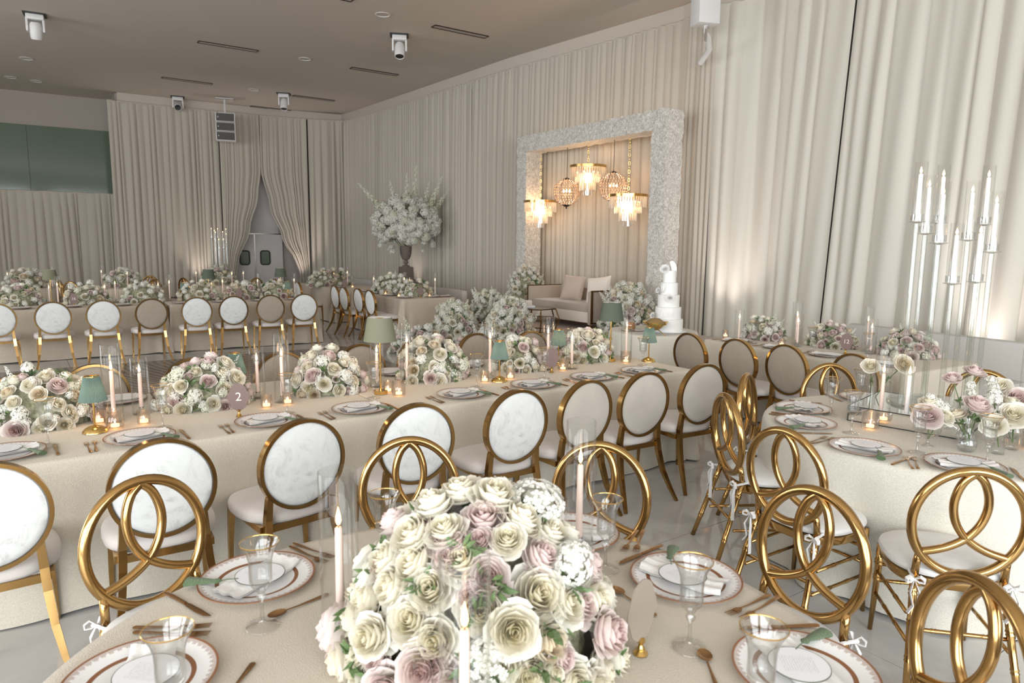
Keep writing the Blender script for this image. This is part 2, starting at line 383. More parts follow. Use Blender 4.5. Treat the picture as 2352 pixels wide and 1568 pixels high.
# ------------------------------------------------------------------ room shell
WR = [(-5.75, 24.0), (-5.3, 23.55), (-2.5, 19.84), (-0.23, 16.82), (2.93, 13.13), (3.3, 12.45), (4.01, 11.97), (5.8, 8.2), (7.7, 4.6), (9.0, 1.6), (9.6, -4.8)]
WL = [(-11.83, 20.94), (-9.29, 22.55), (-8.17, 23.24), (-7.13, 23.73), (-5.8, 24.05)]
ALC = [(-19.0, 18.3), (-12.5, 22.4)]     # recessed wall on the left
def wall_strip(name, pts, off, z0, z1, mat, th=0.15):
    mb = MB(); out = []
    for i, p in enumerate(pts):
        a = Vector(pts[max(0, i - 1)]); b = Vector(pts[min(len(pts) - 1, i + 1)]); t = (b - a).normalized(); n = Vector((-t.y, t.x))
        out.append((Vector(p) + n * off, Vector(p) + n * (off + th)))
    vs = []; fs = []
    for a, b in out:
        vs += [(a.x, a.y, z0), (a.x, a.y, z1), (b.x, b.y, z1), (b.x, b.y, z0)]
    for i in range(len(out) - 1):
        for k in range(4):
            fs.append((i * 4 + k, i * 4 + (k + 1) % 4, i * 4 + 4 + (k + 1) % 4, i * 4 + 4 + k))
    mb.add(vs, fs); return struct(mb.obj(name, mat, smooth=False))
FB = MB().box((-5.0, 9.5, -0.106), (32, 32, 0.2)).obj('floor', M['grout'], smooth=False); struct(FB)
TS = 0.83
tm = MB().box((0, 0, -0.003), (TS - 0.005, TS - 0.005, 0.006)).mesh('tile', M['tile'], smooth=False)
nt_ = 0
for i in range(-8, 10):
    for j in range(-1, 16):
        c = U * (2.985 + (i - 3.5 + 0.0) * TS) + NN * (2.75 + (j - 2.5) * TS)
        if c.x > 8.5 or nt_ >= 300: continue
        o = place_mesh('tile', tm, FB, (c.x, c.y, 0), (0, 0, A)); nt_ += 1
# the far floor beyond the tiles that can be told apart
far = MB(); c = U * 0 + NN * 0
def un(u, n, z=0.0): p = U * u + NN * n; return (p.x, p.y, z)
u0 = 2.985 + (-8.0 - 4.0) * TS; u1 = 2.985 + (9 - 3.0) * TS; n0 = 2.75 + (-1 - 3.0) * TS; n1 = 2.75 + (15 - 2.0) * TS
for (a0, a1, b0, b1) in ((u0, 13, n1, 26), (-14, u0, -8, 26), (u1, 13, -8, n1)):
    far.add([un(a0, b0), un(a1, b0), un(a1, b1), un(a0, b1)], [(0, 1, 2, 3)])
fo = far.obj('distant_tiles', M['tile'], FB, smooth=False); tag(fo, kind='stuff')

ce = MB().box((-4.5, 10.0, H_CEIL + 0.1), (30, 31, 0.2)).obj('ceiling', M['ceil'], smooth=False); struct(ce)
WRX = [(-7.6, 26.3)] + WR[1:]; WLX = [(-11.6, 21.08)] + WL[1:4] + [(-4.2, 25.1)]
wall_strip('wall_right', WRX, 0.28, 0, H_CEIL, M['wallp'])
wall_strip('wall_back', WLX, 0.75, 0, H_CEIL, M['wallp'])
wall_strip('wall_left_recess', ALC, 0.0, 0, H_CEIL, M['wallp'])
MB().box((-12.2, 22.0, H_CEIL / 2), (0.12, 1.5, H_CEIL), rz=0.6).obj('wall_return', M['wallp'], smooth=False)['kind'] = 'structure'
# rear and side walls with windows that let the daylight in (behind and beside the camera)
def windowed(name, x0, x1, fixed, axis, bays):
    mb = MB()
    def bx(a0, a1, z0, z1):
        c = ((a0 + a1) / 2, fixed, (z0 + z1) / 2) if axis == 'x' else (fixed, (a0 + a1) / 2, (z0 + z1) / 2)
        d = (a1 - a0, 0.2, z1 - z0) if axis == 'x' else (0.2, a1 - a0, z1 - z0); mb.box(c, d)
    bx(x0, x1, 4.9, H_CEIL); bx(x0, x1, 0, 0.25); e = [x0] + [v for b in bays for v in b] + [x1]
    for i in range(0, len(e), 2): bx(e[i], e[i + 1], 0.25, 4.9)
    o = struct(mb.obj(name, M['wallp'], smooth=False))
    for k, (a, b) in enumerate(bays):
        fr = MB(); nm = 4
        for q in range(nm + 1):
            p = a + (b - a) * q / nm; c = (p, fixed, 2.57) if axis == 'x' else (fixed, p, 2.57); fr.box(c, (0.06, 0.06, 4.65))
        for z in (0.28, 2.6, 4.87):
            c = ((a + b) / 2, fixed, z) if axis == 'x' else (fixed, (a + b) / 2, z); fr.box(c, (b - a, 0.06, 0.06) if axis == 'x' else (0.06, b - a, 0.06))
        WN[0] += 1; struct(fr.obj('window_%d' % WN[0], M['bronze'], smooth=False))
    return o
WN = [0]
windowed('wall_rear', -19, 9.8, -5.0, 'x', [(-14, -7), (-6, 1), (2, 9)])
windowed('wall_left', -5, 18.4, -17.0 - 1.9, 'y', [(0, 9)])
# pelmet band above the drapes
def offset_poly(pts, off):
    out = []
    for i, p in enumerate(pts):
        a = Vector(pts[max(0, i - 1)]); b = Vector(pts[min(len(pts) - 1, i + 1)]); t = (b - a).normalized(); n = Vector((-t.y, t.x)); q = Vector(p) + n * off; out.append((q.x, q.y))
    return out
wall_strip('trim_1', WRX, 0.12, 5.80, H_CEIL, M['pelmet'], 0.14); wall_strip('trim_2', WLX, 0.12, 5.80, H_CEIL, M['pelmet'], 0.14)

# recess on the left: green glazing band
d = (Vector(ALC[1]) - Vector(ALC[0])).normalized(); nrm = Vector((d.y, -d.x)); mid = (Vector(ALC[0]) + Vector(ALC[1])) / 2 + nrm * 0.03; ang = atan2(d.y, d.x); LN = (Vector(ALC[1]) - Vector(ALC[0])).length
g = empty('glazing_band', (mid.x, mid.y, 0), ang, 'dark green glass band above the low drape on the left wall', 'glazing')
GL = LN - 1.2
for k in range(3):
    MB().box((-LN / 2 + 1.1 + GL / 3 * (k + 0.5), 0, 4.12), (GL / 3 - 0.012, 0.02, 1.96)).obj('glass_panel', M['greenglass'], g, smooth=False)

# ------------------------------------------------------------------ drapes
def poly_at(pts, s):
    for i in range(len(pts) - 1):
        a = Vector(pts[i]); b = Vector(pts[i + 1]); l = (b - a).length
        if s <= l or i == len(pts) - 2:
            t = (b - a).normalized(); return a + t * s, t
        s -= l
def curtain(pts, Lf, Rf, z0, z1, wave, amp, mat, label, seed, group=None, off=0.0, nz=22, per=9, gather=0.5):
    rnd = random.Random(seed); W = Rf(z1) - Lf(z1); nw = max(3, int(W / wave)); nc = nw * per
    ph = []; acc = 0
    ws = [rnd.uniform(0.5, 1.6) for _ in range(nw)]; tot = sum(ws); edges = [0]
    for q in ws: edges.append(edges[-1] + q / tot)
    amps = [rnd.uniform(0.35, 1.25) for _ in range(nw + 1)]; drift = [rnd.uniform(-1, 1) for _ in range(nw + 1)]
    mb = MB(); vs = []
    cols = []
    for k in range(nw):
        for i in range(per): cols.append((k, i / per))
    cols.append((nw - 1, 1.0))
    for j in range(nz + 1):
        v = j / nz; z = z1 + (z0 - z1) * v; Lz, Rz = Lf(z), Rf(z)
        comp = min(1.6, W / max(0.15, (Rz - Lz))) ** 0.5
        for k, f in cols:
            s = edges[k] + (edges[k + 1] - edges[k]) * f
            dr = (drift[k] * (1 - f) + drift[k + 1] * f) * 0.016 * v * sin(s * 9 + seed)
            s2 = min(1, max(0, s + dr)); am = (amps[k] * (1 - f) + amps[k + 1] * f)
            g_ = amp * am * comp * (gather + (1 - gather) * min(1, v * 3))
            dd = -g_ * (abs(sin(pi * f)) ** 0.7) + amp * 0.25 * sin(s * 37 + 2 * v + seed)
            if v < 0.04: dd *= 0.45
            P, t = poly_at(pts, Lz + (Rz - Lz) * s2); n = Vector((-t.y, t.x)); P = P + n * (dd + off)
            vs.append((P.x, P.y, z))
    m = len(cols)
    fs = [(j * m + i, j * m + i + 1, (j + 1) * m + i + 1, (j + 1) * m + i) for j in range(nz) for i in range(m - 1)]
    mb.add(vs, fs); o = mb.obj('curtain', mat, angle=75); tag(o, label, 'curtain', group)
    # header: gathered strip and the rail it hangs from
    hd = MB(); pp = []
    for i in range(41):
        P, t = poly_at(pts, Lf(z1) + W * i / 40); n = Vector((-t.y, t.x)); P = P + n * (off + 0.02 + 0.008 * sin(i * 2.3)); pp.append((P.x, P.y, z1 + 0.01 * sin(i * 1.7)))
    hd.tube(pp, 0.035, 6).obj('header', mat, o)
    return o
WRf = offset_poly(WR, 0.06); WLf = offset_poly(WL, 0.06)
cst = lambda v: (lambda z: v)
# arc-length marks on WR
def arc(pts, k): return sum((Vector(pts[i + 1]) - Vector(pts[i])).length for i in range(k))
a2, a3, a4, a5, a6, a7, a8 = [arc(WRf, k) for k in (2, 3, 4, 5, 6, 7, 8)]
seg = [(0.0, a2, 'taupe gathered drape in the far corner left of the tall urn'), (a2, a2 + 2.3, 'taupe gathered drape behind the tall urn of blossom'), (a2 + 2.3, a3 + 0.15, 'taupe gathered drape between the tall urn and the velvet frame'),
       (a3 + 0.15, a3 + 3.55, 'taupe gathered drape behind the left half of the velvet frame'), (a3 + 3.55, a5 + 0.1, 'taupe gathered drape behind the right leg of the velvet frame')]
for i, (p, q, lb) in enumerate(seg):
    curtain(WRf, cst(p - 0.01), cst(q + 0.01), 0.02, 5.76, 0.135, 0.06, M['curtain'], lb, 11 + i)
lean = lambda top, bot: (lambda z: bot + (top - bot) * (max(0, z) / 5.76))
s6 = a6 + 1.78
curtain(WRf, cst(a5 + 0.09), lean(s6, s6 - 0.28), 0.02, 5.80, 0.30, 0.085, M['curtain_pale'], 'ivory drape beside the cake, hanging left of the dark seam', 31, per=11)
curtain(WRf, lean(s6 + 0.0, s6 - 0.25), lean(s6 + 2.35, s6 + 2.2), 0.02, 5.80, 0.28, 0.095, M['curtain_pale'], 'ivory drape behind the tall candelabrum, right of the dark seam', 32, per=11)
curtain(WRf, lean(s6 + 2.34, s6 + 2.19), cst(s6 + 6.2), 0.02, 5.80, 0.30, 0.095, M['curtain_pale'], 'ivory drape at the right edge of the picture', 33, per=11)
# left wall: straight drape, tied pair over the doors, straight drape
curtain(WLf, cst(0.0), cst(3.0), 0.02, 5.78, 0.155, 0.075, M['curtain'], 'taupe drape left of the line speaker, full height', 41)
def interp(tab):
    def f(z):
        for i in range(len(tab) - 1):
            (za, va), (zb, vb) = tab[i], tab[i + 1]
            if z >= zb: 
                t = (z - zb) / (za - zb); t = t * t * (3 - 2 * t); return vb + (va - vb) * t
        return tab[-1][1]
    return f
b0 = 3.02
curtain(WLf, cst(b0), interp([(6, b0 + 1.22), (4.1, b0 + 1.22), (3.2, b0 + 1.10), (2.2, b0 + 0.82), (1.05, b0 + 0.40), (0.7, b0 + 0.32), (0, b0 + 0.38)]), 0.02, 5.78, 0.12, 0.06, M['curtain'], 'tied back drape left of the white double door', 42, off=-0.05)
curtain(WLf, interp([(6, b0 + 1.24), (4.1, b0 + 1.22), (2.9, b0 + 1.46), (1.9, b0 + 1.82), (1.05, b0 + 2.25), (0.7, b0 + 2.36), (0, b0 + 2.34)]), cst(b0 + 2.72), 0.02, 5.78, 0.12, 0.06, M['curtain'], 'tied back drape right of the white double door', 43, off=-0.05)
curtain(WLf, cst(b0 + 2.76), cst(b0 + 4.05), 0.02, 5.78, 0.18, 0.09, M['curtain'], 'taupe drape right of the double door, left of the room corner', 44)
dl = (Vector(ALC[1]) - Vector(ALC[0])).normalized(); nl = Vector((-dl.y, dl.x))
lowp = [tuple(Vector(p) - nl * 0.14) for p in ALC]
curtain(lowp, cst(0.2), cst(LN - 0.05), 0.02, 3.17, 0.16, 0.075, M['curtain'], 'low drape under the green glass on the left wall', 45)

# double door
dd_ = empty('door_1', (-8.70, 23.62, 0), 0.53); struct(dd_)
for s in (-1, 1):
    lf = MB().box((s * 0.46, 0, 1.0), (0.9, 0.05, 2.0)).obj('door_leaf', M['doorp'], dd_, smooth=False)
    cxp = s * 0.33
    def rrect(wd, ht, rr, z, y, k=6):
        out = []
        for (sx, sz, a0) in ((1, 1, 0), (-1, 1, 90), (-1, -1, 180), (1, -1, 270)):
            for i in range(k + 1):
                a = R(a0 + 90 * i / k); out.append((cxp + sx * (wd / 2 - rr) + rr * cos(a), y, z + sz * (ht / 2 - rr) + rr * sin(a)))
        return out
    MB().tube(rrect(0.30, 0.46, 0.08, 1.22, -0.035), 0.022, 6, closed=True).obj('porthole_frame', M['black'], lf)
    pts = rrect(0.29, 0.45, 0.075, 1.22, -0.031); MB().add(pts, [tuple(range(len(pts)))]).obj('porthole_pane', M['greenglass'], lf, smooth=False)
MB().box((0, -0.03, 1.0), (0.035, 0.03, 2.0)).obj('door_astragal', M['chrome'], dd_, smooth=False)
MB().box((0, 0.0, 2.02), (1.9, 0.05, 0.03)).obj('door_head', M['chrome'], dd_, smooth=False)
struct(MB().box((-8.75, 23.75, 3.0), (3.4, 0.06, 6.0), rz=0.53).obj('wall_door', M['doorp'], smooth=False))

# ------------------------------------------------------------------ ceiling fittings
def vent(o):
    MB().box((0, 0, -0.002), (1.22, 0.15, 0.006)).obj('recess', M['darkslot'], o, smooth=False)
    f = MB(); f.box((0, 0.082, -0.008), (1.26, 0.014, 0.016)).box((0, -0.082, -0.008), (1.26, 0.014, 0.016)).box((0.622, 0, -0.008), (0.016, 0.17, 0.016)).box((-0.622, 0, -0.008), (0.016, 0.17, 0.016)); f.obj('frame', M['bronze'], o, smooth=False)
    sm = MB().box((0, 0, -0.007), (1.22, 0.010, 0.012)).mesh('slat', M['wallp'], smooth=False)
    for k in range(4): place_mesh('slat', sm, o, (0, -0.045 + 0.03 * k, 0))
VENTS = [(-1.115, 14.9, 'nearest the velvet frame, right of the middle moving light'), (-6.36, 16.18, 'in the left half, nearest the viewer'), (-3.54, 18.32, 'just below the middle moving light'), (-8.85, 19.59, 'second row on the left'),
         (-6.03, 21.71, 'beside the farther moving light'), (-10.76, 22.22, 'closest to the left drape'), (-7.92, 24.42 - 1.0, 'closest to the speaker array'), (-3.42, 12.75, 'cut by the top edge of the picture')]
for x, y, l in VENTS:
    place('vent', vent, 'ceiling_vent', (x, y, H_CEIL), 0.61, 'dark slot ceiling vent ' + l, 'vent')
def downlight(o):
    MB().lathe([(0.145, -0.001), (0.15, -0.012), (0.125, -0.014), (0.115, 0.0)], 28).obj('trim_ring', M['white_plastic'], o)
    MB().lathe([(0.116, -0.003), (0.0, -0.004)], 28).obj('lens', M['pelmet'], o)
DL = [(-2.51, 13.88, 'nearest the top edge of the picture'), (-4.96, 17.18, 'between the middle vents'), (-7.44, 20.64, 'just beyond the third vent row'), (-9.13, 23.0, 'above the line speaker'), (-13.1, 19.84, 'right one of a pair at the far left'), (-13.49, 19.4, 'left one of a pair at the far left'), (-11.7, 17.42, 'at the far left below the white projector')]
for x, y, l in DL: place('downlight', downlight, 'recessed_downlight', (x, y, H_CEIL), 0, 'small round recessed ceiling light ' + l, 'ceiling light')
def moving_head(loc, rz, tilt, label):
    o = empty('moving_head_light', loc, rz, label, 'stage light')
    MB().box((0, 0, -0.012), (0.46, 0.40, 0.024)).obj('mount_plate', M['black'], o, smooth=False)
    MB().box((0, 0, -0.08), (0.36, 0.25, 0.12)).obj('base', M['white_plastic'], o, bevel=0.02)
    for s in (-1, 1): MB().box((s * 0.165, 0, -0.25), (0.05, 0.16, 0.30)).obj('yoke_arm', M['white_plastic'], o, bevel=0.015)
    h = MB().lathe([(0.0, 0.17), (0.08, 0.165), (0.115, 0.12), (0.135, 0.02), (0.13, -0.1), (0.125, -0.2), (0.115, -0.215), (0.105, -0.20)], 22).obj('head', M['white_plastic'], o)
    h.location = (0, 0, -0.34); h.rotation_euler = (tilt, 0, 0)
    l = MB().lathe([(0.107, -0.198), (0.06, -0.19), (0.0, -0.186)], 22).obj('lens', M['black'], h); o.scale = (0.82,) * 3
    return o
moving_head((-9.24, 14.1, H_CEIL), 0.5, 0.35, 'white moving head light at the far left of the ceiling')
moving_head((-2.41, 15.2, H_CEIL), 0.15, -0.35, 'white moving head light on the ceiling between two vents, nearest the velvet frame')
moving_head((-6.75, 21.13, H_CEIL), 0.15, -0.30, 'white moving head light on the ceiling, farthest of the tilted ones')
moving_head((-10.15, 21.75, H_CEIL), 0.42, -1.2, 'white moving head light facing the viewer with a black round lens')
def speaker_array():
    o = empty('line_array_speaker', (-8.80, 21.9, 0.32), 0.36, 'grey three-box line array speaker hanging from the ceiling', 'speaker')
    for k in range(3):
        c = MB().box((0, -0.03 * k, 5.15 - 0.28 * k), (0.56, 0.34, 0.262)).obj('speaker_box', M['white_plastic'], o, bevel=0.012)
        MB().box((0, -0.175 - 0.03 * k, 5.15 - 0.28 * k), (0.50, 0.012, 0.225)).obj('grille', M['grille'], c, smooth=False)
        MB().box((-0.2, -0.183 - 0.03 * k, 5.15 - 0.28 * k), (0.03, 0.006, 0.03)).obj('badge', M['white_plastic'], c, smooth=False)
    MB().tube([(0, 0, 5.28), (0, 0, 5.5), (0.0, 0.1, H_CEIL - 0.34)], 0.03, 8).obj('bracket', M['white_plastic'], o)
    MB().box((0, 0.1, H_CEIL - 0.335), (0.5, 0.4, 0.02)).obj('mount_plate', M['white_plastic'], o, smooth=False)
speaker_array()
o = empty('wall_speaker', (2.98, 11.55, 0), 0.25, 'white wall speaker on a curved bracket at the top of the drapes', 'speaker')
MB().box((0, 0, 5.62), (0.36, 0.30, 0.80)).obj('cabinet', M['white_plastic'], o, bevel=0.02)
MB().tube([(0.02, 0, 5.22), (0.02, 0, 5.12), (0.12, 0.10, 5.10), (0.30, 0.35, 4.98), (0.34, 0.7, 4.85)], [0.03, 0.03, 0.045, 0.05, 0.05], 8).obj('bracket', M['white_plastic'], o)
MB().tube([(0.02, -0.02, 5.20), (0.02, -0.02, 4.98)], 0.022, 8).obj('hinge_pin', M['chrome'], o)

# ------------------------------------------------------------------ dance floor and stage
p0 = U * 4.5 + NN * 11.35
dn = MB(); W_, D_ = 11.0, 4.9
o = MB().box((-W_ / 2, -D_ / 2, 0.003), (W_, D_, 0.006)).obj('dance_floor', M['dance'], smooth=False); o.location = (p0.x, p0.y, 0); o.rotation_euler = (0, 0, 0.60)
tag(o, 'dark wave-patterned dance floor behind the long table', 'dance floor')
# stage: low platform in front of the drape under the velvet frame
cS = U * 8.15 + NN * 9.2
o = MB().box((0, 0, 0.135), (2.7, 5.6, 0.27)).obj('stage_platform', M['stage'], bevel=0.01); o.location = (cS.x, cS.y, 0); o.rotation_euler = (0, 0, A)
tag(o, 'low blush stage platform under the sofa and velvet frame', 'platform')

# ------------------------------------------------------------------ velvet frame
def velvet_frame():
    cc = Vector((1.3, 13.73, 0)) + Vector((U.x, U.y, 0)) * 0.21
    o = empty('velvet_frame', (cc.x, cc.y, 0), A + pi / 2, 'large square arch frame wrapped in crushed ivory velvet around the sofa', 'frame arch')
    L = 4.28; wd = 0.34; dp = 0.42; zt = 4.06; zb = 0.27
    def beam(name, a, b, w2, d2, seed):
        rnd = random.Random(seed); n = 46; mb = MB(); vs = []
        a, b = Vector(a), Vector(b); t = (b - a).normalized(); px = Vector((0, 1, 0)); py = t.cross(px)
        prof = []
        for k in range(24):
            q = k / 24 * 2 * pi; c_, s_ = cos(q), sin(q); m = max(abs(c_), abs(s_)); sq = 1 / m; sq = sq * 0.93 + 0.07; prof.append((c_ * sq, s_ * sq, q))
        for i in range(n):
            f = i / (n - 1); P = a + (b - a) * f
            end = min(f, 1 - f)
            for x, y, q in prof:
                wv = 0.008 * sin(f * 90 + 3 * q + seed) * (1.5 if end < 0.15 else 0.5) + rnd.uniform(-0.004, 0.004)
                vs.append(P + px * (x * (d2 / 2 + wv)) + py * (y * (w2 / 2 + wv)))
        fs = [(i * 24 + k, i * 24 + (k + 1) % 24, (i + 1) * 24 + (k + 1) % 24, (i + 1) * 24 + k) for i in range(n - 1) for k in range(24)]
        fs += [tuple(range(24))[::-1], tuple((n - 1) * 24 + k for k in range(24))]
        mb.add(vs, fs); return mb.obj(name, M['framecloth'], o, angle=50)
    beam('post', (-L / 2 + wd / 2, 0, zb), (-L / 2 + wd / 2, 0, zt - 0.01), wd, dp, 1)
    beam('post', (L / 2 - wd / 2, 0, zb), (L / 2 - wd / 2, 0, zt - 0.01), wd, dp, 2)
    beam('top_beam', (-L / 2 + 0.01, 0, zt - wd / 2), (L / 2 - 0.01, 0, zt - wd / 2), wd, dp + 0.01, 3)
velvet_frame()

WARM = (1.0, 0.62, 0.32)
def chandelier(x, y, z, ztop, label, group):
    o = empty('tiered_chandelier', (x, y, z), 0, label, 'chandelier', group)
    mb = MB(); mb.lathe([(0.345, 0.0), (0.36, 0.0), (0.36, -0.045), (0.345, -0.045), (0.345, 0.0)], 40).obj('rim', M['brass'], o)
    cr = MB()
    for a in (0, pi / 2): cr.box((0, 0, -0.01), (0.70, 0.015, 0.012), rz=a)
    cr.obj('cross_bar', M['brass'], o, smooth=False)
    for r, n, zt, h in ((0.335, 44, -0.04, 0.20), (0.245, 34, -0.16, 0.18), (0.155, 22, -0.30, 0.18), (0.075, 12, -0.42, 0.15)):
        t = MB()
        for k in range(n):
            a = 2 * pi * k / n; t.box((r * cos(a), r * sin(a), zt - h / 2), (0.012, 0.030, h), rz=a)
        tag(t.obj('crystal_tier', M['crystal'], o, smooth=False), kind='stuff')
        MB().lathe([(r - 0.02, zt + 0.0), (r - 0.012, zt + 0.006), (r - 0.012, zt - 0.008), (r - 0.02, zt - 0.006)], 32).obj('tier_ring', M['brass'], o)
    bm_ = MB().lathe([(0.0, 0.035), (0.018, 0.02), (0.022, 0.0), (0.012, -0.03), (0.0, -0.035)], 10).mesh('bulb', M['bulb'])
    for k in range(6):
        a = 2 * pi * k / 6; place_mesh('bulb', bm_, o, (0.2 * cos(a), 0.2 * sin(a), -0.15))
    for k in range(3):
        a = 2 * pi * k / 3; place_mesh('bulb', bm_, o, (0.08 * cos(a), 0.08 * sin(a), -0.30))
    ch = MB(); L = ztop - z; n = int(L / 0.07)
    for k in range(n):
        zc = (k + 0.5) * L / n; pts = []
        for i in range(8):
            a = 2 * pi * i / 8; lx = 0.018 * cos(a); lz = 0.042 * sin(a); pts.append((lx, 0, zc + lz) if k % 2 else (0, lx, zc + lz))
        ch.tube(pts, 0.005, 4, closed=True)
    tag(ch.obj('chain', M['brass'], o), kind='stuff')
    point('chandelier_glow', (0, 0, -0.2), 16, WARM, 0.12, o)
def globe(x, y, z, ztop, label, group):
    o = empty('crystal_globe_pendant', (x, y, z), 0, label, 'chandelier', group); r = 0.265
    bead = MB(); wire = MB(); nl = 15
    for i in range(1, nl):
        th = pi * i / nl; rr = r * sin(th); zz = r * cos(th)
        if i % 1 == 0: wire.tube([(rr * cos(2 * pi * k / 24), rr * sin(2 * pi * k / 24), zz) for k in range(24)], 0.0025, 4, closed=True)
        nb = max(8, int(30 * sin(th)))
        for k in range(nb):
            a = 2 * pi * k / nb; c = Vector((rr * cos(a), rr * sin(a), zz)); q = 0.021
            e1 = Vector((-sin(a), cos(a), 0)) * q; e2 = Vector((cos(th) * cos(a), cos(th) * sin(a), -sin(th))) * q; e3 = c.normalized() * q * 0.9
            bead.add([c + e1, c + e2, c - e1, c - e2, c + e3, c - e3], [(0, 1, 4), (1, 2, 4), (2, 3, 4), (3, 0, 4), (1, 0, 5), (2, 1, 5), (3, 2, 5), (0, 3, 5)])
    for k in range(12):
        a = 2 * pi * k / 12; wire.tube([(r * sin(pi * t / 14) * cos(a), r * sin(pi * t / 14) * sin(a), r * cos(pi * t / 14)) for t in range(15)], 0.004, 4)
    tag(bead.obj('crystal_beads', M['bead'], o, smooth=False), kind='stuff'); tag(wire.obj('wire_cage', M['bronze'], o), kind='stuff')
    MB().lathe([(0.0, 0.30), (0.02, 0.29), (0.06, 0.27), (0.085, 0.25), (0.08, 0.245)], 16).obj('cap', M['bronze'], o)
    MB().lathe([(0.0, -0.33), (0.018, -0.32), (0.01, -0.295), (0.06, -0.275), (0.10, -0.245), (0.09, -0.24)], 16).obj('finial', M['bronze'], o)
    bm_ = MB().lathe([(0.0, 0.035), (0.016, 0.02), (0.02, 0.0), (0.012, -0.03), (0.0, -0.035)], 10).mesh('bulb', M['bulb'])
    for k in range(3):
        a = 2 * pi * k / 3 + 0.4; place_mesh('bulb', bm_, o, (0.07 * cos(a), 0.07 * sin(a), 0.03))
    MB().tube([(0, 0, 0.30), (0, 0, ztop - z)], 0.006, 6).obj('suspension_rod', M['bronze'], o)
    point('pendant_glow', (0, 0, 0.0), 8, WARM, 0.05, o)
chandelier(0.575, 15.10, 2.70, 3.74, 'lower left tiered crystal chandelier with a brass rim inside the velvet frame', None)
chandelier(1.445, 13.90, 3.31, 3.74, 'highest tiered crystal chandelier in the middle of the velvet frame', None)
chandelier(2.10, 12.99, 2.70, 3.74, 'lower right tiered crystal chandelier beside the right frame post', None)
globe(1.075, 14.42, 2.83, 3.74, 'beaded crystal globe pendant left of the highest chandelier', None)
globe(1.865, 13.32, 2.86, 3.74, 'beaded crystal globe pendant right of the highest chandelier', None)

# uplights at the foot of the drapes
def uplight(x, y, e, col, lab, rz=0.0):
    o = empty('uplight', (x, y, 0), rz, lab, 'floor light')
    MB().lathe([(0.0, 0.0), (0.09, 0.0), (0.10, 0.02), (0.085, 0.18), (0.075, 0.18), (0.07, 0.15), (0.0, 0.15)], 16).obj('housing', M['black'], o)
    l = bpy.data.lights.new('uplight_beam', 'SPOT'); l.energy = e; l.color = col; l.spot_size = R(75); l.spot_blend = 0.9; l.shadow_soft_size = 0.06
    lo = bpy.data.objects.new('uplight_beam', l); COL.objects.link(lo); lo.parent = o; lo.location = (0, 0, 0.2); lo.rotation_euler = (R(180), 0, 0)
uplight(3.55, 11.75, 110, (1, 0.86, 0.82), 'small black floor uplight behind the cake table')
uplight(5.52, 8.22, 95, (1, 0.88, 0.86), 'small black floor uplight behind the banquette at the right')
uplight(-7.05, 23.30, 110, (1, 0.85, 0.8), 'small black floor uplight right of the double door')
uplight(-9.75, 21.85, 80, (1, 0.88, 0.8), 'small black floor uplight left of the double door')
uplight(-3.0, 20.0, 35, (1, 0.88, 0.8), 'small black floor uplight behind the urn pedestal')

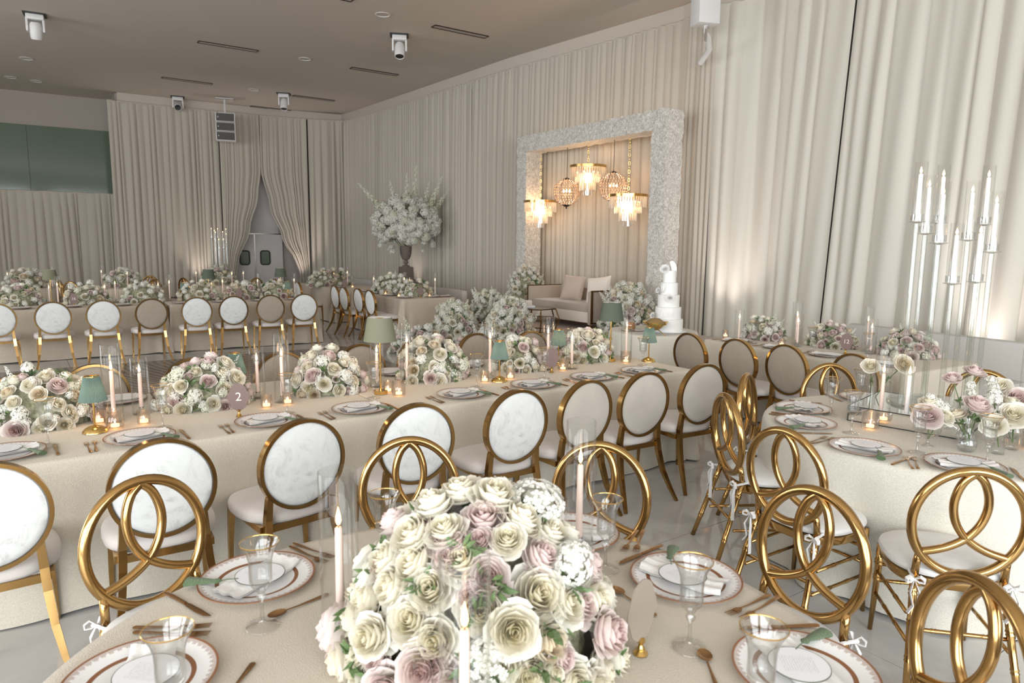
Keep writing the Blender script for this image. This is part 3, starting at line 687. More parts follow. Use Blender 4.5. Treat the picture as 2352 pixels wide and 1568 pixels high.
# ------------------------------------------------------------------ tables and cloths
def rect_table(u0_, u1_, n0_, n1_, ang, org, label, tlabel, mat, cat_label='tablecloth', seed=0, zb=0.012, group=None, h=0.76):
    """org: origin; the table spans u0..u1 along ang and n0..n1 across it"""
    uu = Vector((cos(ang), sin(ang))); nn = Vector((-sin(ang), cos(ang))); c = Vector(org) + uu * ((u0_ + u1_) / 2) + nn * ((n0_ + n1_) / 2)
    L, W = u1_ - u0_, n1_ - n0_
    t = empty('banquet_table', (c.x, c.y, 0), ang, tlabel, 'table')
    MB().box((0, 0, h - 0.02), (L - 0.03, W - 0.03, 0.025)).obj('tabletop', M['wood'], t, smooth=False)
    lm = MB().box((0, 0, (h - 0.03) / 2), (0.05, 0.05, h - 0.03)).mesh('leg', M['bronze'], smooth=False)
    for sx in (-1, 1):
        for sy in (-1, 1): place_mesh('leg', lm, t, (sx * (L / 2 - 0.2), sy * (W / 2 - 0.15), 0))
    rnd = random.Random(seed); per = []
    rc = 0.05; step = 0.045
    def side(a, b):
        a, b = Vector(a), Vector(b); n = max(2, int((b - a).length / step)); return [a + (b - a) * i / n for i in range(n)]
    x, y = L / 2, W / 2; raw = []
    for (sx, sy, a0) in ((1, -1, -90), (1, 1, 0), (-1, 1, 90), (-1, -1, 180)):
        cxx, cyy = sx * (x - rc), sy * (y - rc)
        arcp = [(Vector((cxx + rc * cos(R(a0 + 90 * i / 6)), cyy + rc * sin(R(a0 + 90 * i / 6)))), Vector((cos(R(a0 + 90 * i / 6)), sin(R(a0 + 90 * i / 6)))), 1.0) for i in range(7)]
        raw.append(arcp)
    loop = []
    for k in range(4):
        loop += raw[k]; a = raw[k][-1][0]; b = raw[(k + 1) % 4][0][0]; nm = raw[k][-1][1]; n = int((b - a).length / step)
        for i in range(1, n): f = i / n; loop.append((a + (b - a) * f, nm, max(0, 1 - min(f, 1 - f) * (b - a).length / 0.28)))
    m = len(loop); vs = []; ring = []
    for r_ in range(1, 5):
        s = r_ / 5
        for p, nr, c_ in loop: vs.append((p.x * s, p.y * s, h + 0.002))
    zs = [(h + 0.002, 0.985, 0.0), (h, 1.0, 0.006), (h - 0.012, 1.0, 0.012)] + [(h - 0.03 - (h - 0.03 - zb) * q, 1.0, 0.014 + 0.02 * q) for q in (0, 0.1, 0.25, 0.45, 0.65, 0.82, 1.0)]
    for zi, (z, s, o) in enumerate(zs):
        q = max(0, (h - z) / (h - zb))
        for i, (p, nr, c_) in enumerate(loop):
            wv = 0.010 * q * sin(i * 0.55 + seed) + 0.012 * q * sin(i * 0.21 + 2 * seed) + c_ * q * 0.05 * (0.6 + sin(i * 1.15 + seed))
            d_ = o + wv; zz = z + (0.006 * sin(i * 0.3 + seed) if zi == len(zs) - 1 else 0)
            vs.append((p.x * s + nr.x * d_, p.y * s + nr.y * d_, zz))
    tot = 4 + len(zs); fs = [tuple(range(m))]
    for j in range(tot - 1):
        for i in range(m): fs.append((j * m + i, (j + 1) * m + i, (j + 1) * m + (i + 1) % m, j * m + (i + 1) % m))
    mb = MB(); mb.add(vs, fs); o = mb.obj('tablecloth', mat, angle=60); o.location = (c.x, c.y, 0); o.rotation_euler = (0, 0, ang)
    return tag(o, label, 'tablecloth', group)
def round_table(cx, cy, r, label, tlabel, mat, seed=0, folds=15, amp=0.06, zb=0.012, h=0.76):
    t = empty('round_table', (cx, cy, 0), 0, tlabel, 'table')
    MB().lathe([(0.0, h - 0.03), (r - 0.02, h - 0.03), (r - 0.02, h - 0.008), (0, h - 0.008)], 48).obj('tabletop', M['wood'], t, smooth=False)
    MB().lathe([(0.3, 0.0), (0.3, 0.03), (0.05, 0.06), (0.05, h - 0.03)], 20).obj('pedestal', M['bronze'], t)
    n = 240; vs = []; zs = []
    for k in range(1, 8): zs.append((r * k / 7.6, h + 0.002, 0))
    zs += [(r * 0.97, h + 0.002, 0), (r + 0.004, h - 0.002, 0), (r + 0.012, h - 0.016, 0.02), (r + 0.016, h - 0.04, 0.06)]
    for q in (0.12, 0.25, 0.4, 0.55, 0.7, 0.85, 1.0): zs.append((r + 0.016 + 0.022 * q, h - 0.03 - (h - 0.03 - zb) * q, q))
    rnd = random.Random(seed); ph = [rnd.uniform(0, 6.28) for _ in range(4)]
    for rr, z, q in zs:
        for i in range(n):
            a = 2 * pi * i / n
            wv = amp * (q ** 0.8) * (0.6 * sin(folds * a + ph[0] + 0.8 * sin(3 * a + ph[1])) + 0.4 * sin((folds + 6) * a + ph[2]) * sin(2 * a + ph[3]))
            R_ = rr + wv; zz = z + (0.006 * sin(5 * a) if q == 1.0 else 0); vs.append((R_ * cos(a), R_ * sin(a), zz))
    fs = [tuple(range(n))]
    for j in range(len(zs) - 1):
        for i in range(n): fs.append((j * n + i, j * n + (i + 1) % n, (j + 1) * n + (i + 1) % n, (j + 1) * n + i))
    mb = MB(); mb.add(vs, fs); o = mb.obj('tablecloth', mat, angle=70); o.location = (cx, cy, 0)
    return tag(o, label, 'tablecloth')

ORG = (1.52, 5.743)                     # front right corner of the long table
rect_table(-2.72, 0.0, 0, 1.35, A, ORG, 'beige textured linen cloth over the right half of the long table', 'banquet table under the right half of the long beige table run', M['cloth'], seed=1)
rect_table(-5.6, -2.725, 0, 1.35, A, ORG, 'beige linen cloth over the left half of the long table with the number 2 card', 'banquet table under the left half of the long beige table run', M['cloth'], seed=2)
AF = 0.575; ORGF = (-3.47, 12.33)
rect_table(-2.36, 0, 0, 1.2, AF, ORGF, 'beige striped cloth on the right far table behind the dance floor', 'far banquet table behind the dance floor, right one', M['cloth_far'], seed=3)
rect_table(-5.9, -2.42, 0, 1.2, AF, ORGF, 'beige striped cloth on the left far table behind the dance floor, with the number 16', 'far banquet table behind the dance floor, left one', M['cloth_far'], seed=4)
rect_table(0, 1.12, 0, 2.35, A, (-2.0, 12.62), 'beige striped cloth on the lounge table nearer the sofa', 'lounge table with white-backed chairs along its left side', M['cloth_far'], seed=5)
rect_table(0, 1.12, 3.36, 5.7, A, (-2.0, 12.62), 'beige striped cloth on the lounge table farther from the sofa, left of the urn', 'farther lounge table near the corner of the room', M['cloth_far'], seed=6)
A12 = atan2(-0.86, 0.5)
rect_table(0, 2.3, 0, 1.1, A12, (2.13, 7.66), 'beige ribbed cloth on the table with the number 12 card', 'banquet table under the beige cloth with the number 12 card', M['cloth'], seed=7)
RC = (2.45, 3.92); FC = (-0.106, 1.504); CK = (1.72, 8.42)
round_table(RC[0], RC[1], 0.92, 'ivory textured cloth falling in folds from the right round table', 'round table at the right under the tall candelabrum', M['cloth_pale'], 3, 12, 0.050)
round_table(FC[0], FC[1], 0.985, 'champagne linen cloth on the nearest round table in the foreground', 'round table in the foreground', M['cloth_fg'], 5, 14, 0.03)
round_table(CK[0], CK[1], 0.52, 'ivory cloth in soft folds on the small round cake table', 'small round table under the wedding cake', M['cloth_pale'], 8, 12, 0.035)
FR = [(-8.5, 15.3, 'behind the number 16 card'), (-10.3, 14.7, 'at the left edge of the picture'), (-6.9, 16.6, 'under the distant candelabrum')]
for i, (x, y, l) in enumerate(FR):
    round_table(x, y, 0.85, 'beige cloth on the distant round table ' + l, 'distant round table ' + l, M['cloth_far'], 20 + i)

# ------------------------------------------------------------------ chairs
def oval_chair(panel):
    def b(o):
        zc, hw, hh, yb = 0.702, 0.222, 0.231, -0.225
        tilt = lambda z: yb - 0.09 * (z - 0.47)
        n = 48; mb = MB(); vs = []
        for i in range(n):
            a = 2 * pi * i / n; x, z = sin(a), cos(a)
            for (dr, dy) in ((0.0, -0.022), (0.0, 0.022), (-0.017, 0.022), (-0.017, -0.022)):
                zz = zc + (hh + dr) * z; vs.append(((hw + dr) * x, tilt(zz) + dy, zz))
        fs = [(i * 4 + k, ((i + 1) % n) * 4 + k, ((i + 1) % n) * 4 + (k + 1) % 4, i * 4 + (k + 1) % 4) for i in range(n) for k in range(4)]
        mb.add(vs, fs); mb.obj('back_frame', M['gold'], o, angle=35)
        pm = MB(); vs = []; rings = [(1.0, 0.006), (0.97, 0.014), (0.85, 0.019), (0.55, 0.023), (0.25, 0.024), (0.0, 0.0242)]
        for side in (-1, 1):
            base = len(vs)
            for s, th in rings:
                for i in range(n):
                    a = 2 * pi * i / n; zz = zc + (hh - 0.017) * s * cos(a); vs.append(((hw - 0.017) * s * sin(a), tilt(zz) + side * th, zz))
            for j in range(len(rings) - 1):
                for i in range(n):
                    q = (base + j * n + i, base + j * n + (i + 1) % n, base + (j + 1) * n + (i + 1) % n, base + (j + 1) * n + i)
                    pm.f.append(q if side < 0 else q[::-1])
        pm.v = vs; pm.obj('backrest', M[panel], o)
        sp = []
        def shape(a):
            c_, s_ = cos(a), sin(a); k = 0.80 if s_ < 0 else 1.0; e = 0.62
            return (0.245 * (1 - 0.16 * (s_ < 0) * abs(s_)) * (abs(c_) ** e) * (1 if c_ > 0 else -1), 0.02 + 0.235 * (abs(s_) ** e) * (1 if s_ > 0 else -1))
        sm = MB(); vs = []; prof = [(0.90, 0.405), (0.985, 0.41), (1.0, 0.425), (1.0, 0.445), (0.97, 0.462), (0.85, 0.474), (0.5, 0.480), (0.0, 0.481)]
        for s, z in prof:
            for i in range(40):
                x, y = shape(2 * pi * i / 40); vs.append((x * s, 0.02 + (y - 0.02) * s, z))
        fs = [(j * 40 + i, j * 40 + (i + 1) % 40, (j + 1) * 40 + (i + 1) % 40, (j + 1) * 40 + i) for j in range(len(prof) - 1) for i in range(40)] + [tuple(range(40))[::-1]]
        sm.add(vs, fs); sm.obj('seat', M['seat'], o, angle=0)
        ra = MB()
        ra.box((0, -0.205, 0.392), (0.34, 0.022, 0.034)).box((0, 0.20, 0.392), (0.38, 0.022, 0.034))
        for s in (-1, 1): ra.box((s * 0.195, 0, 0.392), (0.022, 0.40, 0.034))
        ra.obj('seat_rail', M['gold'], o, smooth=False)
        for s in (-1, 1):
            MB().tube([(s * 0.215, 0.20, 0.0), (s * 0.21, 0.198, 0.2), (s * 0.20, 0.19, 0.41)], [0.013, 0.017, 0.023], 4).obj('leg', M['gold'], o, smooth=False)
            MB().tube([(s * 0.235, -0.37, 0.0), (s * 0.215, -0.325, 0.08), (s * 0.192, -0.265, 0.2), (s * 0.178, -0.225, 0.34), (s * 0.172, -0.212, 0.44), (s * 0.165, -0.222, 0.55), (s * 0.160, -0.232, 0.60)], [0.013, 0.017, 0.021, 0.024, 0.024, 0.021, 0.012], 4).obj('leg', M['gold'], o, smooth=False)
    return b
def bamboo(p, q, r0, r1, knots=(0.25, 0.5, 0.75), n=10):
    p, q = Vector(p), Vector(q); pts = []; rad = []; L = (q - p).length
    fs_ = [0.0]
    for k in knots: fs_ += [k - 0.012 / L * 1.2, k - 0.006 / L, k, k + 0.006 / L, k + 0.012 / L * 1.2]
    fs_ += [1.0]
    for i, f in enumerate(fs_):
        r = r0 + (r1 - r0) * f; j = (i - 1) % 5
        if 0 < i < len(fs_) - 1: r *= (1.0, 1.22, 0.95, 1.22, 1.0)[j]
        pts.append(p + (q - p) * f); rad.append(r)
    return pts, rad
def ring_chair(o):
    zc, yb = 0.705, -0.215; a_, b_ = 0.205, 0.225
    def P(x, z): return (a_ * x, yb - 0.10 * (zc + b_ * z - 0.47), zc + b_ * z)
    n = 56
    MB().tube([P(sin(2 * pi * i / n), cos(2 * pi * i / n)) for i in range(n)], 0.0195, 10, closed=True, flat=(1.0, 1.0)).obj('back_ring', M['gold'], o, angle=0)
    key = [(0.02, 0.97), (-0.16, 0.82), (-0.27, 0.58), (-0.30, 0.32), (-0.24, 0.05), (-0.11, -0.17), (0.06, -0.33), (0.28, -0.46), (0.52, -0.55), (0.78, -0.61)]
    def crv(k):
        out = []
        for i in range(len(key) - 1):
            p0_ = key[max(0, i - 1)]; p1 = key[i]; p2 = key[i + 1]; p3 = key[min(len(key) - 1, i + 2)]
            for t in (0, 0.25, 0.5, 0.75):
                f = [0.5 * (2 * p1[d] + (-p0_[d] + p2[d]) * t + (2 * p0_[d] - 5 * p1[d] + 4 * p2[d] - p3[d]) * t * t + (-p0_[d] + 3 * p1[d] - 3 * p2[d] + p3[d]) * t ** 3) for d in (0, 1)]; out.append(P(k * f[0], f[1]))
        out.append(P(k * key[-1][0], key[-1][1])); return out
    for k in (1, -1): MB().tube(crv(k), 0.0165, 8).obj('back_loop', M['gold'], o, angle=0)
    # splayed rear legs up to the ring, tapered front legs, all turned like bamboo
    for s in (-1, 1):
        pts, rad = bamboo((s * 0.205, -0.345, 0.0), (s * 0.165, -0.205, 0.46), 0.0135, 0.0165, (0.3, 0.6, 0.85)); l = MB().tube(pts, rad, 10)
        l.tube([(s * 0.165, -0.205, 0.46), (s * 0.163, -0.212, 0.52), (s * 0.160, -0.222, 0.565)], 0.0155, 10); l.obj('leg', M['gold'], o, angle=0)
        pts, rad = bamboo((s * 0.20, 0.165, 0.0), (s * 0.185, 0.155, 0.43), 0.0105, 0.0185, (0.62, 0.8)); MB().tube(pts, rad, 10).obj('leg', M['gold'], o, angle=0)
        for z, dy in ((0.19, 0.0), (0.30, 0.0)):
            pts, rad = bamboo((s * 0.188, -0.30 + z * 0.25, z), (s * 0.193, 0.160, z), 0.0085, 0.0085, (0.33, 0.66), 8); MB().tube(pts, rad, 8).obj('stretcher', M['gold'], o, angle=0)
    for z, y in ((0.25, 0.16), (0.33, 0.16), (0.25, -0.265)):
        pts, rad = bamboo((-0.19, y, z), (0.19, y, z), 0.0085, 0.0085, (0.25, 0.5, 0.75), 8); MB().tube(pts, rad, 8).obj('stretcher', M['gold'], o, angle=0)
    m = 44
    def shp(a): c_, s_ = cos(a), sin(a); e = 0.75; return 0.22 * (abs(c_) ** e) * (1 if c_ > 0 else -1), 0.212 * (abs(s_) ** e) * (1 if s_ > 0 else -1)
    def disc(prof, name, mat):
        vs = [(shp(2 * pi * i / m)[0] * s, shp(2 * pi * i / m)[1] * s, z) for s, z in prof for i in range(m)]
        fs = [(j * m + i, j * m + (i + 1) % m, (j + 1) * m + (i + 1) % m, (j + 1) * m + i) for j in range(len(prof) - 1) for i in range(m)] + [tuple(range(m))[::-1], tuple((len(prof) - 1) * m + i for i in range(m))]
        return MB().add(vs, fs).obj(name, mat, o, angle=35)
    disc([(0.88, 0.405), (0.98, 0.405), (1.0, 0.412), (1.0, 0.442), (0.97, 0.448)], 'seat_frame', M['gold'])
    disc([(0.90, 0.449), (1.02, 0.455), (1.04, 0.468), (1.02, 0.482), (0.94, 0.494), (0.7, 0.502), (0.3, 0.505)], 'seat_cushion', M['white_cushion'])
    for s in (-1, 1):
        b = MB(); c = Vector((s * 0.178, -0.226, 0.458))
        b.tube([c + Vector((0, 0.05, 0.01)), c, c + Vector((s * 0.012, -0.03, 0))], 0.007, 6)
        for q in (-1, 1):
            b.tube([c + Vector((0, -0.02, 0)), c + Vector((q * 0.018, -0.035, 0.016)), c + Vector((q * 0.034, -0.038, 0.006)), c + Vector((q * 0.034, -0.036, -0.008)), c + Vector((q * 0.016, -0.03, -0.010)), c + Vector((0, -0.02, 0))], [0.004, 0.009, 0.010, 0.009, 0.007, 0.004], 6, flat=(1, 0.5))
            b.tube([c + Vector((0, -0.022, 0)), c + Vector((q * 0.018, -0.04, -0.05)), c + Vector((q * 0.008 + 0.006, -0.035, -0.11)), c + Vector((q * 0.022, -0.04, -0.17 - 0.03 * q))], [0.004, 0.009, 0.010, 0.011], 6, flat=(1, 0.3))
        b.obj('cushion_tie', M['ribbon'], o)
def chair(kind, tx, ty, face, label, group=None, dz=0.0):
    """tx, ty: where the top of the back stands; face: unit vector the chair looks along"""
    f = Vector(face).normalized(); back = 0.265
    x, y = tx + f.x * back, ty + f.y * back; rz = atan2(f.y, f.x) - pi / 2
    if kind == 'ring': place('ring', ring_chair, 'ring_back_chair', (x, y, dz), rz, label, 'chair', group)
    else: place('oval_' + kind, oval_chair(kind), 'oval_back_chair', (x, y, dz), rz, label, 'chair', group)
nv = (NN.x, NN.y); uv = (U.x, U.y)
CR = [(1.739, 'velvet_warm'), (1.13, 'velvet_warm'), (0.60, 'velvet_warm'), (0.05, 'velvet'), (-0.622, 'velvet'), (-1.247, 'velvet'), (-1.875, 'velvet'), (-2.50, 'velvet')]
for i, (t, k) in enumerate(CR):
    px, py = t * U.x, 4.031 + t * U.y
    wh = 'with a smooth taupe velvet back' if k == 'velvet_warm' else 'with a white crushed velvet back'
    jit = Vector(nv) + Vector(uv) * (0.10, 0.06, -0.02, 0.03, 0.10, -0.12, 0.05, -0.02)[i]
    chair(k, px, py, jit, 'gold oval chair %s, %s from the right, long table' % (wh, ORD[i]))
FRW = [(-3.157, 4.387), (-2.901, 4.743), (-2.36, 5.057), (-1.811, 5.387), (-1.296, 5.855), (-0.85, 6.27), (-0.35, 6.662), (0.181, 6.877)]
for i, (x, y) in enumerate(FRW):
    chair('taupe', x, y, (-nv[0], -nv[1]), 'taupe-backed oval chair across the long table, %s from the left' % ORD[i])
tl = [-4.024, -3.422, -2.805, -2.188, -1.654, -1.086, -0.542]; tl = [-1.086 - 2.43 + 0, 0]
LT = [-4.70, -4.024, -3.422, -2.805, -2.188, -1.654, -1.086, -0.542]
LT = [(-4.65, 'velvet'), (-4.024, 'velvet'), (-3.422, 'velvet'), (-2.805, 'taupe'), (-2.188, 'velvet'), (-1.654, 'velvet'), (-1.086, 'taupe'), (-0.542, 'velvet')]
ca, sa = cos(0.595), sin(0.595)
for i, (t, k) in enumerate(LT):
    chair(k, -3 + t * ca, 11.796 + t * sa, (-sin(0.595) + (0, 0, 0.03, -0.05, 0.1, 0.05, 0.12, 0.10)[i], cos(0.595)), 'gold oval chair with %s back, %s from the left in the far row' % ('plain taupe' if k == 'taupe' else 'white velvet', ORD[i]))
LG = [(-2.63, 12.55), (-2.94, 12.99), (-3.29, 13.32), (-3.56, 13.72)]
for i, (x, y) in enumerate(LG):
    chair('velvet', x + 0.05, y, uv, 'white oval-back chair seen side-on by the lounge table, %s from the sofa end' % ORD[i])
chair('velvet', -4.62, 14.95, uv, 'white oval-back chair side-on behind the far row, beside the last lamp')
chair('velvet', -5.42, 15.9, uv, 'white oval-back chair side-on farthest back beneath the white double door')
TV = [(1.764, 6.844), (2.116, 6.459), (2.443, 6.116), (2.81, 5.624)]
f12 = (0.86, 0.5)
for i, (x, y) in enumerate(TV):
    chair('taupe', x, y, f12, 'gold oval chair with taupe back by the number 12 table, %s from the cake' % ORD[i])
def toward(c, x, y, sk=0.0):
    v = Vector((c[0] - x, c[1] - y)); v.normalize(); return (v.x - sk * v.y, v.y + sk * v.x)
RINGF = [(-1.34, 2.416, 'in front of the second white-backed oval chair'), (-0.448, 2.974, 'behind the left candle of the nearest centrepiece'), (0.40, 2.93, 'behind the right candle of the nearest centrepiece'), (1.10, 2.38, 'right of the foreground table before the marble floor'), (1.24, 1.70, 'cut by the bottom right edge of the picture')]
for x, y, l in RINGF: chair('ring', x, y, toward(FC, x, y, -0.05), 'gold ring chair at the foreground table, ' + l)
RINGR = [(1.82, 2.62, 'nearest the viewer at its front right'), (1.291, 3.19, 'left front, partly hidden by another ring chair'), (1.24, 3.95, 'at its left side, seen nearly edge-on'), (1.572, 4.604, 'edge-on farther back at its left side'), (2.342, 5.059, 'far side, below the number 12 card'), (3.35, 4.85, 'at its far side behind the candelabrum')]
for i, (x, y, l) in enumerate(RINGR):
    chair('ring', x, y, toward(RC, x, y, (0.25, 0, 0.1, 0.1, 0, 0)[i]), 'gold ring-back chair at the right round table, ' + l)
RB = [(-9.35, 14.35, FR[0], 'left of the distant pale floral dome'), (-8.84, 13.9, FR[0], 'just right of the tall olive lamp'), (-8.53, 16.4, FR[0], 'behind the number 16 card'), (-7.75, 15.1, FR[0], 'right of the distant pale floral dome'), (-7.45, 15.75, FR[2], 'left of the distant candelabrum'), (-5.95, 16.2, FR[2], 'below the left door porthole')]
for x, y, c, l in RB: chair('ring', x, y, toward(c, x, y), 'small distant gold ring chair ' + l)

# ------------------------------------------------------------------ flowers
def rose_mesh(name, mat, seed, bloom=1.0):
    rnd = random.Random(seed); mb = MB()
    layers = [(0.11, 0.36, 3, 0.0), (0.20, 0.42, 3, 0.0), (0.30, 0.43, 4, 0.02), (0.42, 0.41, 4, 0.05), (0.55, 0.36, 5, 0.09), (0.69, 0.28, 5, 0.13), (0.84, 0.14, 6, 0.19), (0.98, -0.04, 6, 0.26)]
    na, nb = 5, 5
    for li, (rad, zt, n, curl) in enumerate(layers):
        off = rnd.uniform(0, 6.28); rad = rad * (bloom if li > 2 else 1)
        for k in range(n):
            a0 = off + 2 * pi * k / n + rnd.uniform(-.15, .15); wd = 2 * pi / n * rnd.uniform(0.62, 0.72); rr = rad * rnd.uniform(0.9, 1.08); zz = zt + rnd.uniform(-.05, .05); sp = rnd.uniform(-0.06, 0.06)
            vs = []
            for j in range(nb):
                b = j / (nb - 1)
                for i in range(na):
                    a = i / (na - 1) * 2 - 1; bb = b * (1 - 0.22 * a * a)
                    r = 0.08 + (rr - 0.08) * min(1.0, (sin(bb * pi / 2)) ** 0.75) + curl * max(0, bb - 0.7) * 1.6 * (1 - 0.5 * abs(a))
                    z = -0.5 + (zz + 0.5) * (bb ** 1.25) - curl * max(0, bb - 0.72) * 1.5
                    r += sp * a + 0.02 * sin(7 * a + li + k)
                    th = a0 + a * wd * (0.45 + 0.55 * sin(min(1, bb * 1.2) * pi / 2))
                    vs.append((r * cos(th), r * sin(th), z))
            fs = [(j * na + i, j * na + i + 1, (j + 1) * na + i + 1, (j + 1) * na + i) for j in range(nb - 1) for i in range(na - 1)]
            mb.add(vs, fs)
    return mb.mesh(name, mat, angle=0)
def cluster_mesh(name, mat, seed, n=70, fr=0.27, spread=1.0):
    rnd = random.Random(seed); mb = MB(); mb.lathe([(0.0, -0.5), (0.4 * spread, -0.35), (0.62 * spread, 0.05), (0.5 * spread, 0.4), (0.0, 0.6)], 10)
    for k in range(n):
        z = 1 - 1.35 * (k + 0.5) / n; a = k * 2.399963 + rnd.uniform(-.3, .3); s = sqrt(max(0, 1 - z * z)); d = Vector((s * cos(a), s * sin(a), z)); rr = rnd.uniform(0.82, 1.05) * spread
        c = d * rr; x = d.orthogonal().normalized(); y = d.cross(x); rot = rnd.uniform(0, 1.57); f = fr * rnd.uniform(0.8, 1.2)
        for q in range(4):
            t = rot + q * pi / 2; e = x * cos(t) + y * sin(t); g = d.cross(e)
            mb.add([c, c + e * f * 0.55 + g * f * 0.42 + d * 0.05, c + e * f + d * 0.02, c + e * f * 0.55 - g * f * 0.42 + d * 0.05], [(0, 1, 2, 3)])
    return mb.mesh(name, mat, smooth=False)
def spike_mesh(name, mat, seed, n=40):
    """upright spire: a green stem is separate; florets get smaller to the tip"""
    rnd = random.Random(seed); mb = MB()
    for k in range(n):
        t = (k + 0.5) / n; a = k * 2.4; r = 0.20 * (1 - t) ** 0.7 + 0.02; c = Vector((r * cos(a), r * sin(a), 0.15 + t * 1.7)); d = Vector((cos(a), sin(a), 0.5)).normalized(); x = d.orthogonal().normalized(); y = d.cross(x); f = 0.17 * (1.1 - t * 0.8)
        for q in range(4):
            th = q * pi / 2 + rnd.uniform(0, 1); e = x * cos(th) + y * sin(th); g = d.cross(e)
            mb.add([c, c + e * f * .6 + g * f * .45, c + e * f + d * .03, c + e * f * .6 - g * f * .45], [(0, 1, 2, 3)])
    mb.tube([(0, 0, -0.6), (0, 0, 1.75)], 0.018, 5)
    return mb.mesh(name, mat, smooth=False)
def leaf_mesh(name, mat, seed, n=7):
    rnd = random.Random(seed); mb = MB()
    for k in range(n):
        a = rnd.uniform(0, 6.28); el = rnd.uniform(0.2, 1.0); d = Vector((cos(a) * cos(el), sin(a) * cos(el), sin(el))); x = d.orthogonal().normalized(); L = rnd.uniform(0.7, 1.2); w_ = rnd.uniform(0.16, 0.24); nrm = d.cross(x)
        p = [Vector((0, 0, -0.3)), d * L * .35 + x * w_, d * L * .7 + x * w_ * .8 + nrm * .05, d * L - nrm * .08, d * L * .7 - x * w_ * .8 + nrm * .05, d * L * .35 - x * w_, d * L * .5 - nrm * 0.06]
        mb.add(p, [(0, 1, 6), (1, 2, 6), (2, 3, 6), (3, 4, 6), (4, 5, 6), (5, 0, 6)])
    return mb.mesh(name, mat, smooth=False)
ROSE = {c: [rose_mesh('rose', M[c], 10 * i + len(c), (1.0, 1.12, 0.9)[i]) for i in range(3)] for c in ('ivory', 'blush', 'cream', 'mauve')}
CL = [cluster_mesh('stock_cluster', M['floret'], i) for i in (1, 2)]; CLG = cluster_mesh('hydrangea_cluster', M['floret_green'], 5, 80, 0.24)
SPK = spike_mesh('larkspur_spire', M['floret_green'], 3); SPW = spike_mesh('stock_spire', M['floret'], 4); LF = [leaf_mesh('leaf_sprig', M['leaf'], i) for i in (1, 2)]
def orient(d, spin): return Vector(d).normalized().to_track_quat('Z', 'Y') @ Quaternion((0, 0, 1), spin)
def arrangement(loc, rx, ry, h, n, label, group=None, rz=0.0, rs=0.05, mixc=(0.68, 0.22, 0.10), seed=0, zoff=0.0, cl=0.28, name='floral_centrepiece', fill=0.55, low=-0.12, extra=0, cat='flowers'):
    rnd = random.Random(seed); o = empty(name, loc, rz, label, cat, group)
    nu, nv_ = 24, 12; vs = []
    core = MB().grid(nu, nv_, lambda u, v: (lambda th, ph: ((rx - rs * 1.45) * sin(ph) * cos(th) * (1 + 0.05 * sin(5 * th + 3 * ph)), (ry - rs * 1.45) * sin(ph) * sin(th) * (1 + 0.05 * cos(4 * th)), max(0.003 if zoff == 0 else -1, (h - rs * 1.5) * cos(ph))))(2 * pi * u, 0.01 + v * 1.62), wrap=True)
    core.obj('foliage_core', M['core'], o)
    cols = ('ivory', 'blush', 'cream')
    def put(d, k, sc=1.0, push=0.0):
        c = Vector((d.x * rx, d.y * ry, d.z * h)); nrm_ = Vector((d.x / rx, d.y / ry, d.z / h)).normalized()
        nrm_ = (nrm_ + Vector((rnd.uniform(-.22, .22), rnd.uniform(-.22, .22), rnd.uniform(-.1, .25)))).normalized()
        r_ = rs * rnd.uniform(0.82, 1.15) * sc; c = c - nrm_ * (r_ * (0.55 - push)); c.z = max(c.z, r_ * 0.45) if zoff == 0 else c.z
        q = orient(nrm_, rnd.uniform(0, 6.28))
        if k == 'cl': place_mesh('stock_cluster', rnd.choice(CL), o, c, q, (r_ * rnd.uniform(.6, 1.05), r_ * rnd.uniform(.6, 1.0), r_ * rnd.uniform(.6, 1.0)))
        elif k == 'hy': place_mesh('hydrangea_cluster', CLG, o, c, q, (r_ * rnd.uniform(.7, 1.2), r_ * rnd.uniform(.7, 1.1), r_ * rnd.uniform(.6, .9)))
        elif k == 'leaf': place_mesh('leaf_sprig', rnd.choice(LF), o, c, q, r_ * 1.3)
        else: place_mesh('rose', rnd.choice(ROSE[k]), o, c, q, (r_ * 0.96, r_ * 0.96, r_ * rnd.uniform(1.0, 1.4)))
    n = int(n * 1.18)
    for k in range(n):
        z = 1 - (1 - low) * (k + 0.5) / n; a = k * 2.399963 + rnd.uniform(-.12, .12); s = sqrt(max(0, 1 - z * z)); d = Vector((s * cos(a), s * sin(a), z))
        q = rnd.random()
        if q < cl: kk = 'cl' if rnd.random() < 0.65 else 'hy'
        else:
            q2 = rnd.random(); kk = cols[0] if q2 < mixc[0] else (cols[1] if q2 < mixc[0] + mixc[1] else cols[2])
        put(d, kk, 1.0, rnd.choice((0, 0, 0.25, 0.6)))
    for k in range(int(n * (fill + 0.55))):
        z = rnd.uniform(0.0, 0.95); a = rnd.uniform(0, 6.28); s = sqrt(1 - z * z); put(Vector((s * cos(a), s * sin(a), z)), rnd.choice(('leaf', 'leaf', 'hy', 'cl', 'ivory', 'blush') if cl > 0.1 else ('leaf', 'leaf', 'ivory', 'ivory', 'blush')), 0.70, -0.25)
    for k in range(extra):
        a = rnd.uniform(0, 6.28); z = rnd.uniform(0.5, 0.9); s = sqrt(1 - z * z); d = Vector((s * cos(a), s * sin(a), z)); c = Vector((d.x * rx, d.y * ry, d.z * h)); c = c * 0.75
        place_mesh('stock_spire', rnd.choice((SPW, SPK)), o, c, orient(d + Vector((0, 0, .5)), 0), rs * (2.6 if name == 'floor_flowers' else 1.5))
    return o
